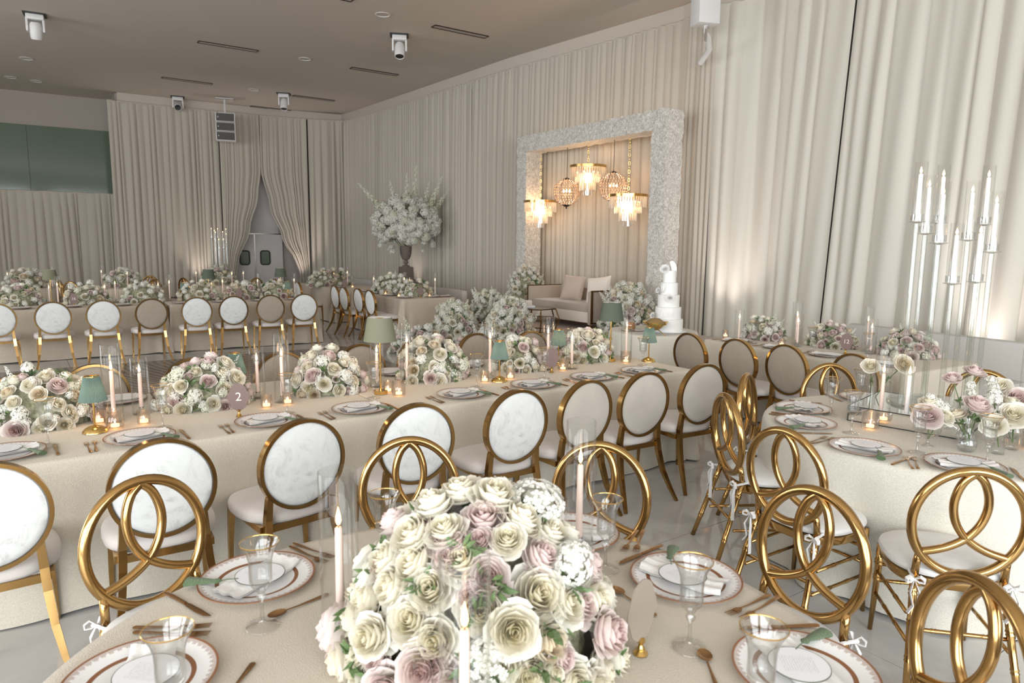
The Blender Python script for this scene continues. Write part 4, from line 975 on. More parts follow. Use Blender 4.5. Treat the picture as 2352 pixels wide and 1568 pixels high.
# foreground centrepiece
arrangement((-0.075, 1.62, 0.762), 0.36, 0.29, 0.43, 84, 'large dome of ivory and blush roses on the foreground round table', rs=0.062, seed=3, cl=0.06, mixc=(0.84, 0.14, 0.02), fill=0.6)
LTF = [(-2.62, 3.80, 0.30, 0.24, 0.32, 'leftmost rose dome on the long table, left of the first pleated lamp'), (-1.93, 4.30, 0.29, 0.24, 0.31, 'rose dome on the long table behind the number 2 card'),
       (-1.28, 4.74, 0.27, 0.23, 0.31, 'rose dome on the long table left of the large sage lamp'), (-0.60, 5.26, 0.30, 0.24, 0.33, 'rose dome on the long table right of the large sage lamp'),
       (0.06, 5.68, 0.22, 0.22, 0.28, 'small rose dome on the long table beside the faint number card'), (0.66, 6.20, 0.29, 0.24, 0.30, 'rightmost rose dome on the long table, below the dark green lamp')]
for i, (x, y, a_, b_, h_, l) in enumerate(LTF):
    arrangement((x, y, 0.762), a_, b_, h_, (44, 42, 40, 46, 28, 42)[i], l, rz=A, rs=0.050, seed=20 + i, mixc=((0.78, 0.16, 0.06), (0.58, 0.38, 0.04), (0.72, 0.22, 0.06), (0.60, 0.34, 0.06), (0.6, 0.3, 0.1), (0.70, 0.24, 0.06))[i], cl=0.14, extra=2)
FLF = [(-7.62, 10.72, 'leftmost'), (-6.78, 11.05, 'second from the left'), (-6.15, 11.55, 'third from the left'), (-5.40, 11.95, 'fourth from the left'), (-4.80, 12.35, 'fifth from the left'), (-4.32, 12.72, 'rightmost')]
for i, (x, y, l) in enumerate(FLF):
    arrangement((x, y, 0.762), 0.34, 0.26, 0.34, 26, l + ' rose dome on the far tables', rz=AF, rs=0.060, seed=40 + i, cl=0.3, fill=0.4, mixc=(0.6, 0.2, 0.2))
for i, (x, y, l) in enumerate([(-8.5, 15.2, 'behind the number 16 card'), (-10.2, 14.6, 'at the left picture edge'), (-6.95, 16.5, 'below the distant candelabrum')]):
    arrangement((x, y, 0.762), 0.40, 0.40, 0.42, 26, 'distant round floral dome ' + l, rs=0.075, seed=50 + i, cl=0.3, fill=0.4, mixc=(0.5, 0.3, 0.2))
arrangement((-2.42, 14.05, 0.762), 0.62, 0.30, 0.40, 44, 'long low blossom arrangement on the lounge table nearer the sofa', rz=A + pi / 2 + 0.15, rs=0.065, seed=60, cl=0.55, fill=0.6, mixc=(0.6, 0.2, 0.2), extra=5)
arrangement((-1.86, 13.42, 0.762), 0.36, 0.28, 0.34, 24, 'short blossom arrangement beside the lounge number card nearer the sofa', rz=A, rs=0.06, seed=61, cl=0.5, fill=0.6, mixc=(0.5, 0.25, 0.25))
arrangement((-4.30, 16.45, 0.762), 0.66, 0.34, 0.42, 40, 'low blossom arrangement on the lounge table farther from the sofa', rz=A + 0.4, rs=0.07, seed=62, cl=0.45, fill=0.5, mixc=(0.5, 0.3, 0.2))
for i, (x, y, l) in enumerate([(2.82, 7.75, 'left of three'), (3.34, 7.2, 'middle one of three'), (3.80, 6.62, 'right of three, seen through the candelabrum')]):
    arrangement((x, y, 0.762), 0.27, 0.22, 0.26, 32, 'rose and blossom dome on the number 12 table, ' + l, rz=A12, rs=0.048, seed=70 + i, cl=0.26, fill=0.6, mixc=(0.55, 0.4, 0.05), extra=2)

# tall urn with its cloud of blossom on a plinth
ux, uy = -2.82, 18.45
o = empty('stone_plinth', (ux, uy, 0), A, 'taupe square plinth under the urn by the drapes', 'plinth')
MB().box((0, 0, 0.36), (0.62, 0.62, 0.72)).obj('base_block', M['urn'], o, bevel=0.01)
MB().box((0, 0, 0.775), (0.50, 0.50, 0.11), taper=0.72).obj('flared_step', M['urn'], o, bevel=0.006); MB().box((0, 0, 0.99), (0.31, 0.31, 0.32), taper=0.93).obj('shaft', M['urn'], o, bevel=0.006)
o = empty('footed_urn', (ux, uy, 1.15), 0, 'dark taupe footed urn on the plinth, holding white blossom branches', 'urn')
MB().lathe([(0.0, 0.0), (0.11, 0.0), (0.10, 0.025), (0.045, 0.05), (0.04, 0.06), (0.03, 0.065)], 20).obj('foot', M['urn'], o)
MB().lathe([(0.025, 0.06), (0.055, 0.085), (0.065, 0.12), (0.055, 0.155), (0.025, 0.18)], 20).obj('ball_stem', M['urn'], o)
MB().lathe([(0.02, 0.175), (0.08, 0.19), (0.12, 0.25), (0.145, 0.34), (0.155, 0.44), (0.158, 0.54), (0.15, 0.54), (0.14, 0.42), (0.0, 0.28)], 28).obj('bowl', M['urn'], o)
def blossom_cloud():
    rnd = random.Random(5); o = empty('blossom_arrangement', (ux, uy, 1.68), 0, 'huge airy cloud of white and green blossom branches in the tall urn', 'flowers')
    br = MB()
    ends = []
    for k in range(26):
        a = rnd.uniform(0, 6.28); el = rnd.uniform(0.0, 1.35); L = rnd.uniform(0.55, 0.95); d = Vector((cos(a) * cos(el), sin(a) * cos(el), sin(el)))
        p = [Vector((0, 0, -0.1)), Vector((0, 0, 0.05)) + d * 0.2, Vector((0, 0, 0.35)) + d * L * 0.7, Vector((0, 0, 0.5)) + d * L]
        br.tube(p, [0.008, 0.006, 0.004, 0.002], 5)
    br.obj('branches', M['stem'], o)
    for k in range(190):
        z = rnd.uniform(-0.75, 1); a = rnd.uniform(0, 6.28); s = sqrt(max(0, 1 - z * z)); rr = rnd.uniform(0.55, 1.0) ** 0.5
        c = Vector((0.86 * s * cos(a) * rr, 0.7 * s * sin(a) * rr, 0.62 + 0.66 * z * rr)); d = Vector((s * cos(a), s * sin(a), z + 0.1))
        m_ = rnd.choice((CL[0], CL[1], CL[0], CLG)); place_mesh('blossom_cluster', m_, o, c, orient(d, rnd.uniform(0, 6)), rnd.uniform(0.09, 0.15))
    for dx, h_, an in ((-0.6, 0.62, -0.75), (-0.22, 0.5, -0.2), (0.05, 0.62, 0.02), (0.18, 0.78, 0.08), (0.45, 0.5, 0.22), (0.62, 0.62, 0.4), (0.75, 0.4, 0.6)):
        place_mesh('larkspur_spire', SPK, o, (dx, rnd.uniform(-.2, .2), 0.95), orient((sin(an), 0, cos(an)), 0), (0.32, 0.32, 0.48 * h_ / 0.6))
    for k in range(16):
        sx = rnd.choice((-1, 1)); place_mesh('trailing_cluster', CL[k % 2], o, (sx * rnd.uniform(0.2, 0.8), rnd.uniform(-.3, .2), rnd.uniform(-0.15, 0.15)), None, rnd.uniform(0.05, 0.09))
blossom_cloud()

# ------------------------------------------------------------------ tableware
TZ = 0.764
def charger(o):
    MB().lathe([(0.0, 0.0), (0.10, 0.0), (0.115, 0.003), (0.160, 0.013), (0.170, 0.017), (0.1695, 0.0195), (0.158, 0.017), (0.120, 0.009), (0.112, 0.007), (0.0, 0.0065)], 56).obj('plate_body', M['plate'], o)
def napkin(o):
    def f(u, v):
        x = (u - 0.5) * 0.26; y = (v - 0.5) * 0.105; r = sqrt(x * x + y * y); z = 0.0145 + 0.006 * (1 - abs(v - 0.5) * 2) ** 0.4 + 0.0025 * sin(v * 16 + u * 3) + max(0, abs(x) - 0.09) * 0.16
        return (x + 0.01 * sin(v * 3.1), y + 0.006 * sin(u * 7), z)
    m = MB(); m.grid(22, 14, f); m.grid(22, 14, lambda u, v: (lambda p: (p[0], p[1], p[2] - 0.006))(f(u, v))); 
    m.obj('folded_cloth', M['napkin'], o, angle=0)
def menu(o):
    d = MB().lathe([(0.0, 0.0), (0.0725, 0.0), (0.0725, 0.0018), (0.0, 0.0018)], 48).obj('card', M['menu'], o, angle=30)
    t = MB().tube([(0.062, -0.012, 0.003), (0.085, -0.03, 0.002), (0.105, -0.045, -0.002)], 0.0016, 5); t.obj('cord', M['tassel'], o)
    t = MB().tube([(0.100, -0.040, -0.001), (0.108, -0.048, -0.002), (0.118, -0.058, -0.003), (0.145, -0.090, -0.006), (0.170, -0.122, -0.010)], [0.004, 0.012, 0.009, 0.016, 0.022], 12, flat=(1, 0.5)); t.obj('tassel', M['tassel'], o)
def fork(o):
    MB().tube([(0, -0.10, 0.003), (0, -0.095, 0.0032), (0, -0.06, 0.003), (0, 0.0, 0.003), (0, 0.03, 0.005), (0, 0.045, 0.006)], [0.004, 0.0085, 0.0065, 0.0035, 0.003, 0.004], 8, flat=(1, 0.35)).obj('handle', M['cutlery'], o)
    h = MB().tube([(0, 0.042, 0.006), (0, 0.052, 0.0045), (0, 0.068, 0.0035)], [0.004, 0.011, 0.0125], 8, flat=(1, 0.2))
    for k in range(4): h.tube([(-0.0096 + 0.0064 * k, 0.066, 0.0035), (-0.0096 + 0.0064 * k, 0.105, 0.007)], [0.0017, 0.0010], 4)
    h.obj('tines', M['cutlery'], o)
def knife(o):
    MB().tube([(0, -0.115, 0.004), (0, -0.11, 0.004), (0, -0.06, 0.004), (0, -0.008, 0.004)], [0.005, 0.0085, 0.0072, 0.006], 8, flat=(1, 0.5)).obj('handle', M['cutlery'], o)
    MB().tube([(0, -0.008, 0.004), (0.001, 0.01, 0.004), (0.002, 0.06, 0.004), (0.001, 0.095, 0.004), (-0.004, 0.112, 0.004)], [0.005, 0.009, 0.0105, 0.008, 0.002], 8, flat=(1, 0.14)).obj('blade', M['cutlery'], o)
def spoon(o):
    MB().tube([(0, -0.10, 0.003), (0, -0.095, 0.0032), (0, -0.06, 0.003), (0, 0.0, 0.004), (0, 0.035, 0.006)], [0.004, 0.0085, 0.0065, 0.0035, 0.003], 8, flat=(1, 0.35)).obj('handle', M['cutlery'], o)
    MB().grid(16, 6, lambda u, v: (0.019 * v * cos(2 * pi * u), 0.062 + 0.028 * v * sin(2 * pi * u), 0.002 + 0.006 * v * v), wrap=True).obj('bowl', M['cutlery'], o)
def goblet(o):
    prof = [(0.044, 0.0), (0.043, 0.003), (0.018, 0.006), (0.009, 0.012), (0.006, 0.02), (0.0048, 0.05), (0.0055, 0.072), (0.0115, 0.080), (0.013, 0.086), (0.0095, 0.092), (0.008, 0.096), (0.014, 0.103), (0.016, 0.108), (0.022, 0.114), (0.0285, 0.122), (0.0300, 0.135), (0.0295, 0.165), (0.031, 0.190), (0.037, 0.212), (0.050, 0.236)]
    MB().lathe(prof, 30, flute=0.012, nf=10).obj('glass_body', M['goblet'], o, angle=0)
    MB().lathe([(0.0485, 0.236), (0.0375, 0.213), (0.030, 0.190), (0.0275, 0.165), (0.0275, 0.13), (0.012, 0.118)], 30).obj('inner_wall', M['glass'], o, angle=0)
    MB().lathe([(0.0, 0.122), (0.020, 0.124), (0.0270, 0.134), (0.0270, 0.180), (0.0, 0.180)], 24).obj('water', M['water'], o, angle=40)
    MB().lathe([(0.0505, 0.2355), (0.0512, 0.2375), (0.0500, 0.2388), (0.0488, 0.2372)], 36).obj('gold_rim', M['brass'], o)
def setting(x, y, face, pos, extra='full'):
    f = Vector(face).normalized(); rz = atan2(f.y, f.x) - pi / 2; s = Vector((f.y, -f.x))   # s: right hand side
    def at(a, b): return x + s.x * a + f.x * b, y + s.y * a + f.y * b
    place('charger', charger, 'charger_plate', (x, y, TZ), rz, 'copper lace-rimmed white charger plate ' + pos, 'plate')
    place('napkin', napkin, 'folded_napkin', (x, y, TZ + 0.004), rz + 0.25, 'white folded napkin on the charger ' + pos, 'napkin')
    if extra in ('full', 'card'):
        cx_, cy_ = at(0.0, 0.015); place('menu', menu, 'menu_card', (cx_, cy_, TZ + 0.0275), rz - 0.15, 'round white menu card with green tassel ' + pos, 'card')
    if extra in ('full', 'cut', 'card'):
        for k, a in enumerate((-0.205, -0.235)): 
            px, py = at(a, -0.03 - 0.012 * k); place('fork', fork, 'fork', (px, py, TZ), rz + 0.04 * (k * 2 - 1), ('outer' if k else 'inner') + ' copper-gold fork by the plate ' + pos, 'fork')
        px, py = at(0.205, -0.03); place('knife', knife, 'table_knife', (px, py, TZ), rz + 0.03, 'copper-gold table knife by the plate ' + pos, 'knife')
    if extra == 'full':
        px, py = at(0.02, 0.225); place('spoon', spoon, 'dessert_spoon', (px, py, TZ), rz - pi / 2 - 0.1, 'copper-gold dessert spoon above the plate ' + pos, 'spoon')
def put_goblet(x, y, lab): place('goblet', goblet, 'gold_rimmed_goblet', (x, y, TZ), random.Random(int(x * 991 + y * 77)).uniform(0, 6), 'crystal gold-rimmed water goblet ' + lab, 'glass')

LP = [(-2.42, 3.215), (-1.929, 3.512), (-1.40, 3.870), (-0.935, 4.190), (-0.34, 4.640), (0.159, 4.986), (0.62, 5.30), (1.06, 5.60)]
for i, (x, y) in enumerate(LP): setting(x, y, nv, ORD[i] + ' from the left along the long table', 'card')
BK = [(-2.52, 4.36), (-2.05, 4.64), (-1.50, 5.03), (-0.95, 5.42), (-0.40, 5.81), (0.12, 6.17), (0.45, 6.45)]
for i, (x, y) in enumerate(BK): setting(x, y, (-nv[0], -nv[1]), 'on the long table far side, %s from the left' % ORD[i], 'cut' if i < 2 else 'none')
for i, (x, y) in enumerate([(-2.32, 3.38), (-1.925, 3.74), (-1.35, 4.093), (-0.917, 4.531), (-0.251, 4.919), (0.252, 5.273), (1.13, 5.93)]): put_goblet(x, y, 'on the long table, %s from the left' % ORD[i])
FS = [(-0.768, 1.998, 'at the far left'), (0.544, 2.028, 'at the far right'), (0.718, 1.56, 'at the near right'), (-0.86, 1.50, 'at the near left'), (0.22, 2.36, 'behind the roses')]
for x, y, l in FS:
    v = Vector((FC[0] - x, FC[1] - y)).normalized(); setting(x, y, (v.x, v.y), l + ' of the foreground table', 'full' if 'behind' not in l else 'cut')
for x, y, l in [(-0.664, 1.75, 'at the far left of the foreground table'), (0.466, 1.67, 'before the blank card on the foreground table'), (-0.70, 1.33, 'at the lower left of the foreground table'), (0.536, 1.363, 'at the lower right of the foreground table'), (0.305, 2.10, 'right of the foreground roses beside the candle'), (-0.40, 2.12, 'behind the left candle on the foreground table')]: put_goblet(x, y, l)
RS = [(1.86, 4.33), (1.72, 3.961), (1.812, 3.459), (2.152, 3.189), (2.42, 4.66), (2.75, 3.22), (3.05, 4.35)]
for i, (x, y) in enumerate(RS):
    v = Vector((RC[0] - x, RC[1] - y)).normalized(); v = v + Vector((v.y, -v.x)) * 0.0
    l = ('back left', 'left', 'front left', 'front', 'back', 'front right', 'back right')[i]
    setting(x, y, (v.x, v.y), 'at the %s of the right round table' % l, 'card' if i < 4 or i == 5 else 'cut')
for x, y, l in [(1.965, 4.18, 'back left'), (1.90, 3.78, 'left'), (2.06, 3.42, 'front left'), (2.30, 3.25, 'front'), (2.30, 4.50, 'back'), (2.85, 3.5, 'front right')]: put_goblet(x, y, 'at the %s of the right round table' % l)
c12, s12 = cos(A12), sin(A12)
for i, t in enumerate((0.30, 0.85, 1.40, 1.95)):
    x = 2.13 + c12 * t + 0.86 * 0.20; y = 7.66 + s12 * t + 0.5 * 0.20; setting(x, y, f12, '%s from the cake on the number 12 table' % ORD[i], 'cut')
for i, (x, y) in enumerate([(2.55, 7.28), (2.98, 6.85), (3.32, 6.42)]): put_goblet(x, y, '%s from the cake on the number 12 table' % ORD[i])
cf, sf = cos(AF), sin(AF)
for i, t in enumerate((-4.35, -3.72, -3.05, -2.15, -1.55, -0.92, -0.35)):
    x = ORGF[0] + cf * t - sf * 0.2; y = ORGF[1] + sf * t + cf * 0.2; setting(x, y, (-sf, cf), '%s from the left on the far tables' % ORD[i], 'none')
for i, t in enumerate((0.3, 0.95, 1.6, 2.2)):
    p = Vector((-2.0, 12.62)) + Vector(uv) * 0.2 + Vector(nv) * t; setting(p.x, p.y, uv, '%s from the front on the nearer lounge table' % ORD[i], 'none')
for i, t in enumerate((3.6, 4.3, 5.0)):
    p = Vector((-2.0, 12.62)) + Vector(uv) * 0.2 + Vector(nv) * t; setting(p.x, p.y, uv, '%s from the front on the farther lounge table' % ORD[i], 'none')
for i, t in enumerate((0.75, 0.98)):
    p = Vector((-2.0, 12.62)) + Vector(uv) * t + Vector(nv) * 0.22; setting(p.x, p.y, nv, '%s along the short end of the nearer lounge table' % ORD[i], 'none')

# ------------------------------------------------------------------ candles
def cyl_glass(h, r):
    def b(o):
        MB().lathe([(0.0, 0.004), (r - 0.003, 0.004), (r - 0.003, h)], 32).obj('inner_wall', M['glass'], o, angle=0)
        MB().lathe([(r - 0.003, h), (r - 0.0015, h + 0.0015), (r, h), (r, 0.0), (0.0, 0.0)], 32).obj('outer_wall', M['glass'], o, angle=0)
    return b
def taper(h, wax='wax', r=0.011):
    def b(o):
        MB().lathe([(0.0, 0.0), (0.030, 0.0), (0.031, 0.006), (0.016, 0.012), (0.012, 0.022), (0.016, 0.034), (0.0135, 0.036), (0.0125, 0.028), (0.0, 0.026)], 18).obj('glass_foot', M['goblet'], o, angle=0)
        MB().lathe([(0.0, 0.026), (r * 1.12, 0.028), (r * 0.9, h), (r * 0.6, h + 0.004), (0.0, h + 0.002)], 14).obj('wax', M[wax], o)
        MB().tube([(0, 0, h), (0.001, 0, h + 0.012)], 0.0011, 5).obj('wick', M['wick'], o)
        MB().lathe([(0.0, h + 0.008), (0.0045, h + 0.012), (0.0075, h + 0.022), (0.0062, h + 0.034), (0.003, h + 0.048), (0.0, h + 0.060)], 12).obj('flame', M['flame'], o, angle=0)
    return b
def hurricane(x, y, tall, lab, r=0.05):
    h = 0.445 if tall else 0.338; k = 'cylT' if tall else 'cylS'
    place(k, cyl_glass(h, r), 'glass_cylinder', (x, y, TZ), 0, ('tall' if tall else 'short') + ' clear glass cylinder ' + lab, 'glass')
    hh = 0.285 if tall else 0.235
    place('taper%d' % int(hh * 1000), taper(hh), 'taper_candle', (x, y, TZ + 0.006), 0, 'lit blush taper in glass ' + lab, 'candle')
LC = [(-2.255, 3.85, 1, 'tallest right of the first pleated lamp'), (-2.205, 4.05, 0, 'right of the tallest glass near the first pleated lamp'), (-1.475, 4.39, 1, 'between the card 2 roses and the next dome'), (-1.675, 4.50, 0, 'behind the number 2 card'),
      (-0.965, 4.90, 0, 'just left of the large sage lamp pole'), (-0.772, 5.05, 1, 'just right of the large sage lamp'), (-0.168, 5.30, 1, 'left of the middle pleated lamp'), (0.297, 5.66, 1, 'left of the second-last rose dome'), (0.50, 5.72, 0, 'at the left of the rightmost rose dome'), (1.03, 6.20, 1, 'at the right of the rightmost rose dome')]
for x, y, t, l in LC: hurricane(x, y, t, l)
hurricane(-0.445, 1.72, 1, 'left of the foreground roses', 0.05); hurricane(0.235, 2.26, 1, 'behind the foreground roses at right'); hurricane(-0.085, 1.245, 1, 'in front of the foreground roses')
for x, y, t, l in [(2.19, 4.03, 1, 'at the left of the mirrored box'), (3.07, 4.05, 1, 'on the round table at the right edge')]: hurricane(x, y, t, l)
place('taper_fr', taper(0.30, 'wax_white', 0.012), 'taper_candle', (2.285, 3.93, TZ), 0, 'bare ivory taper candle in a crystal foot left of the mirrored box', 'candle')
for x, y, t, l in [(2.47, 7.52, 0, 'left of the first dome on the number 12 table'), (3.03, 7.36, 1, 'right of the first dome on the number 12 table'), (2.97, 7.18, 0, 'lower right of the first number 12 table dome'), (3.55, 6.90, 1, 'right of the number 12 card'), (3.50, 6.72, 0, 'close by the number 12 card')]: hurricane(x, y, t, l)
for i, (x, y, t) in enumerate([(-7.30, 10.95, 0), (-7.10, 10.85, 1), (-6.58, 11.22, 0), (-6.50, 11.38, 1), (-6.05, 11.88, 0), (-5.80, 11.76, 1), (-5.20, 12.02, 0), (-5.08, 12.20, 1), (-4.56, 12.46, 1), (-4.02, 12.82, 1)]): hurricane(x, y, t, '%s from the left on the far tables' % ORD[i])
for i, (x, y, t) in enumerate([(-2.90, 14.55, 0), (-2.42, 14.42, 1), (-2.05, 13.85, 0), (-2.12, 13.62, 1), (-1.50, 13.48, 1)]): hurricane(x, y, t, '%s from the left on the nearer lounge table' % ORD[i])
for i, (x, y, t) in enumerate([(-4.72, 16.55, 0), (-4.52, 16.72, 1), (-4.20, 16.40, 0), (-3.85, 16.25, 1)]): hurricane(x, y, t, '%s from the left on the farther lounge table' % ORD[i])
for i, (x, y, t) in enumerate([(-9.55, 14.45, 1), (-10.8, 14.9, 0), (-9.05, 15.35, 1), (-8.15, 14.75, 1), (-7.35, 16.2, 0), (-6.5, 16.15, 0), (-6.35, 16.45, 0)]): hurricane(x, y, t, '%s from the left on the distant round tables' % ORD[i])
def votive(r, h):
    def b(o):
        MB().lathe([(r * 0.8, 0.0), (r * 0.92, 0.006), (r, 0.02), (r, h), (r - 0.003, h + 0.001), (r - 0.004, 0.014), (0, 0.012)], 40, flute=0.02, nf=20).obj('ribbed_wall', M['ribbed'], o, angle=0)
    return b
def tealight(o):
    MB().lathe([(0.0, 0.0), (0.021, 0.0), (0.021, 0.014), (0.0, 0.014)], 18).obj('wax', M['tealight_glow'], o, angle=30)
    MB().lathe([(0.0, 0.014), (0.004, 0.02), (0.0035, 0.028), (0.0, 0.04)], 10).obj('flame', M['flame'], o)
def put_votive(x, y, big, lab):
    r, h = (0.045, 0.105) if big else (0.034, 0.082)
    place('votive%d' % big, votive(r, h), 'votive_glass', (x, y, TZ), 0, ('large' if big else 'small') + ' ribbed votive glass ' + lab, 'votive')
    place('tealight', tealight, 'tealight', (x, y, TZ + 0.0135), 0, 'glowing tealight in the ribbed glass ' + lab, 'candle')
for i, (x, y, b, l) in enumerate([(-2.31, 3.80, 0, 'behind the first pleated lamp'), (-2.165, 3.70, 1, 'right of the first pleated lamp'), (-2.06, 3.80, 0, 'right of the large votive near the first lamp'), (-1.52, 4.22, 0, 'right of the number 2 card'), (-1.42, 4.32, 0, 'behind the third goblet on the long table'), (-0.85, 4.70, 0, 'right of the large sage lamp base'), (-0.76, 4.60, 1, 'at the front right of the large sage lamp'), (-0.20, 5.10, 0, 'left of the middle pleated lamp base'), (-0.01, 5.24, 0, 'right of the middle pleated lamp base'), (0.42, 5.62, 1, 'right of the faint number card'), (1.00, 6.02, 1, 'beside the last pleated lamp'),
                              (2.05, 3.87, 1, 'at the left of the right round table'), (2.70, 3.50, 1, 'at the front right of the right round table'), (2.42, 7.83, 0, 'at the cake end of the number 12 table'), (2.80, 7.15, 0, 'under the first dome of the number 12 table'),
                              (-2.50, 13.70, 0, 'left one on the nearer lounge table'), (-2.16, 13.20, 0, 'middle one on the nearer lounge table'), (-1.58, 13.25, 0, 'right one on the nearer lounge table'), (-3.62, 15.75, 0, 'on the farther lounge table'), (-5.45, 11.75, 0, 'at the middle of the far tables')]): put_votive(x, y, b, l)
for (x, y, e) in ((-2.2, 3.75, 1.1), (-0.85, 4.75, 0.9), (-0.1, 5.2, 0.8), (0.45, 5.7, 0.8), (2.05, 3.9, 0.5), (-1.5, 4.3, 0.6)): point('candle_glow', (x, y, 1.12), e, (1.0, 0.55, 0.25), 0.02)

# ------------------------------------------------------------------ lamps
def small_lamp(o):
    MB().lathe([(0.0, 0.0), (0.062, 0.0), (0.061, 0.006), (0.052, 0.018), (0.034, 0.030), (0.012, 0.037), (0.006, 0.040)], 32).obj('base', M['brass'], o)
    MB().tube([(0, 0, 0.038), (0, 0, 0.275)], 0.0055, 10).obj('stem', M['brass'], o)
    n = 120; vs = []
    for z, r in ((0.172, 0.068), (0.215, 0.058), (0.26, 0.0475), (0.302, 0.038)):
        for i in range(n): rr = r + (0.0016 if i % 2 else -0.0016); a = 2 * pi * i / n; vs.append((rr * cos(a), rr * sin(a), z))
    fs = [(j * n + i, j * n + (i + 1) % n, (j + 1) * n + (i + 1) % n, (j + 1) * n + i) for j in range(3) for i in range(n)]
    MB().add(vs, fs).obj('pleated_shade', M['shade_teal'], o, smooth=False)
    MB().lathe([(0.036, 0.301), (0.0385, 0.303), (0.0385, 0.305), (0.036, 0.305)], 32).obj('top_rim', M['brass'], o)
    MB().lathe([(0.0, 0.288), (0.010, 0.290), (0.010, 0.298), (0.004, 0.306), (0.0, 0.308)], 14).obj('finial', M['brass'], o)
    MB().lathe([(0.0, 0.225), (0.012, 0.235), (0.015, 0.25), (0.009, 0.268), (0.0, 0.272)], 12).obj('bulb', M['bulb'], o)
    point('lamp_glow', (0, 0, 0.215), 0.55, (1.0, 0.66, 0.34), 0.015, o)
def tall_lamp(shade):
    def b(o):
        MB().lathe([(0.0, 0.0), (0.048, 0.0), (0.048, 0.022), (0.044, 0.026), (0.0, 0.026)], 36).obj('base', M['brass'], o, angle=30)
        MB().tube([(0, 0, 0.024), (0, 0, 0.44)], 0.0065, 10).obj('stem', M['brass'], o)
        MB().lathe([(0.0065, 0.19), (0.012, 0.192), (0.012, 0.21), (0.0065, 0.212)], 14).obj('switch', M['brass'], o)
        MB().lathe([(0.110, 0.365), (0.083, 0.525), (0.081, 0.525), (0.108, 0.366), (0.110, 0.365)], 48).obj('shade', M[shade], o, angle=50)
        MB().lathe([(0.080, 0.5235), (0.030, 0.520)], 32).obj('diffuser', M['porcelain_card'], o)
        MB().lathe([(0.0, 0.41), (0.02, 0.43), (0.024, 0.45), (0.012, 0.475), (0.0, 0.48)], 12).obj('bulb', M['bulb'], o)
        point('lamp_glow', (0, 0, 0.40), 0.8, (1.0, 0.66, 0.34), 0.02, o)
    return b
SL = [(-2.237, 3.637, 'leftmost of the long table, beside the first dome'), (-1.80, 4.46, 'behind the dome at the number 2 card'), (-0.092, 5.152, 'in the middle of the long table'), (0.40, 5.90, 'mostly behind the roses near the sofa end'), (1.22, 6.13, 'at the right end of the long table'), (-5.62, 11.90, 'on the far tables below the door'), (-4.08, 12.62, 'at the right end of the far tables')]
for x, y, l in SL: place('small_lamp', small_lamp, 'pleated_table_lamp', (x, y, TZ), 0.3, 'small brass lamp with teal pleated shade ' + l, 'lamp')
place('tl_sage', tall_lamp('shade_sage'), 'tall_table_lamp', (-0.895, 4.667, TZ), 0, 'tall brass lamp with wide sage linen shade on the long table', 'lamp')
place('tl_grey', tall_lamp('shade_grey'), 'tall_table_lamp', (0.875, 6.114, TZ), 0, 'tall brass lamp with dark grey-green shade near the cake', 'lamp')
place('tl_sage', None, 'tall_table_lamp', (-7.50, 11.30, TZ), 0, 'tall lamp with olive shade at the left of the far tables', 'lamp')
for x, y, l in [(-5.28, 12.10, 'in the middle of the far tables'), (-4.32, 12.98, 'near the right end of the far tables')]: place('tl_grey', None, 'tall_table_lamp', (x, y, TZ), 0, 'tall lamp with dark shade ' + l, 'lamp')

# ------------------------------------------------------------------ number cards
def number_card(x, y, rz, txt, lab, mat='card_taupe', scale=1.0):
    o = empty('number_card', (x, y, TZ), rz, lab, 'sign'); n = 60; pts = []
    for i in range(n):
        a = 2 * pi * i / n; c_, s_ = cos(a), sin(a); k = 1.0 + 0.05 * cos(6 * a) * (abs(s_) > 0.4) - 0.03 * cos(2 * a); ex = abs(s_) ** 1.25
        pts.append((0.062 * c_ * k * (1 - 0.10 * ex), 0.082 * (1 if s_ > 0 else -1) * ex * 1.0 + 0.118))
    vs = [(p[0], -0.0015, p[1]) for p in pts] + [(p[0], 0.0015, p[1]) for p in pts]
    fs = [tuple(range(n)), tuple(range(2 * n - 1, n - 1, -1))] + [(i, i + n, (i + 1) % n + n, (i + 1) % n) for i in range(n)]
    MB().add(vs, fs).obj('card', M[mat], o, smooth=False)
    MB().lathe([(0.0, 0.0), (0.019, 0.0), (0.019, 0.003), (0.010, 0.011), (0.012, 0.014), (0.007, 0.020), (0.006, 0.028), (0.011, 0.034), (0.011, 0.040), (0.004, 0.044), (0.0, 0.044)], 20).obj('stand', M['brass'], o)
    if txt:
        cu = bpy.data.curves.new('t', 'FONT'); cu.body = txt; cu.size = 0.072 if len(txt) == 1 else 0.056; cu.align_x = 'CENTER'; cu.align_y = 'CENTER'; cu.extrude = 0.0004; cu.resolution_u = 6
        to = bpy.data.objects.new('t', cu); COL.objects.link(to); dg = bpy.context.evaluated_depsgraph_get(); me = bpy.data.meshes.new_from_object(to.evaluated_get(dg)); bpy.data.objects.remove(to)
        me.materials.clear(); me.materials.append(M['lettering']); t = place_mesh('number', me, o, (0, -0.0022, 0.118), (pi / 2, 0, 0))
    o.scale = (scale,) * 3; return o
number_card(-1.602, 3.995, 0.33, '2', 'mauve medallion card reading 2 on the long table')
number_card(0.322, 5.53, 0.25, '', 'mauve medallion card with faint lettering near the sofa end of the long table')
number_card(0.335, 1.64, 0.75, '', 'blank taupe back of a medallion card right of the foreground roses', 'card_back')
number_card(-6.70, 10.60, 0.5, '16', 'small mauve card reading 16 on the left far table')
number_card(-4.74, 12.05, 0.5, '', 'small mauve card on the right far table behind the oval chair')
number_card(-3.72, 15.45, 0.3, '', 'small mauve card on the farther lounge table')
number_card(-1.74, 13.12, 0.3, '', 'small mauve card on the nearer lounge table')
number_card(3.25, 6.70, -0.6, '12', 'mauve medallion card reading 12 before the roses')
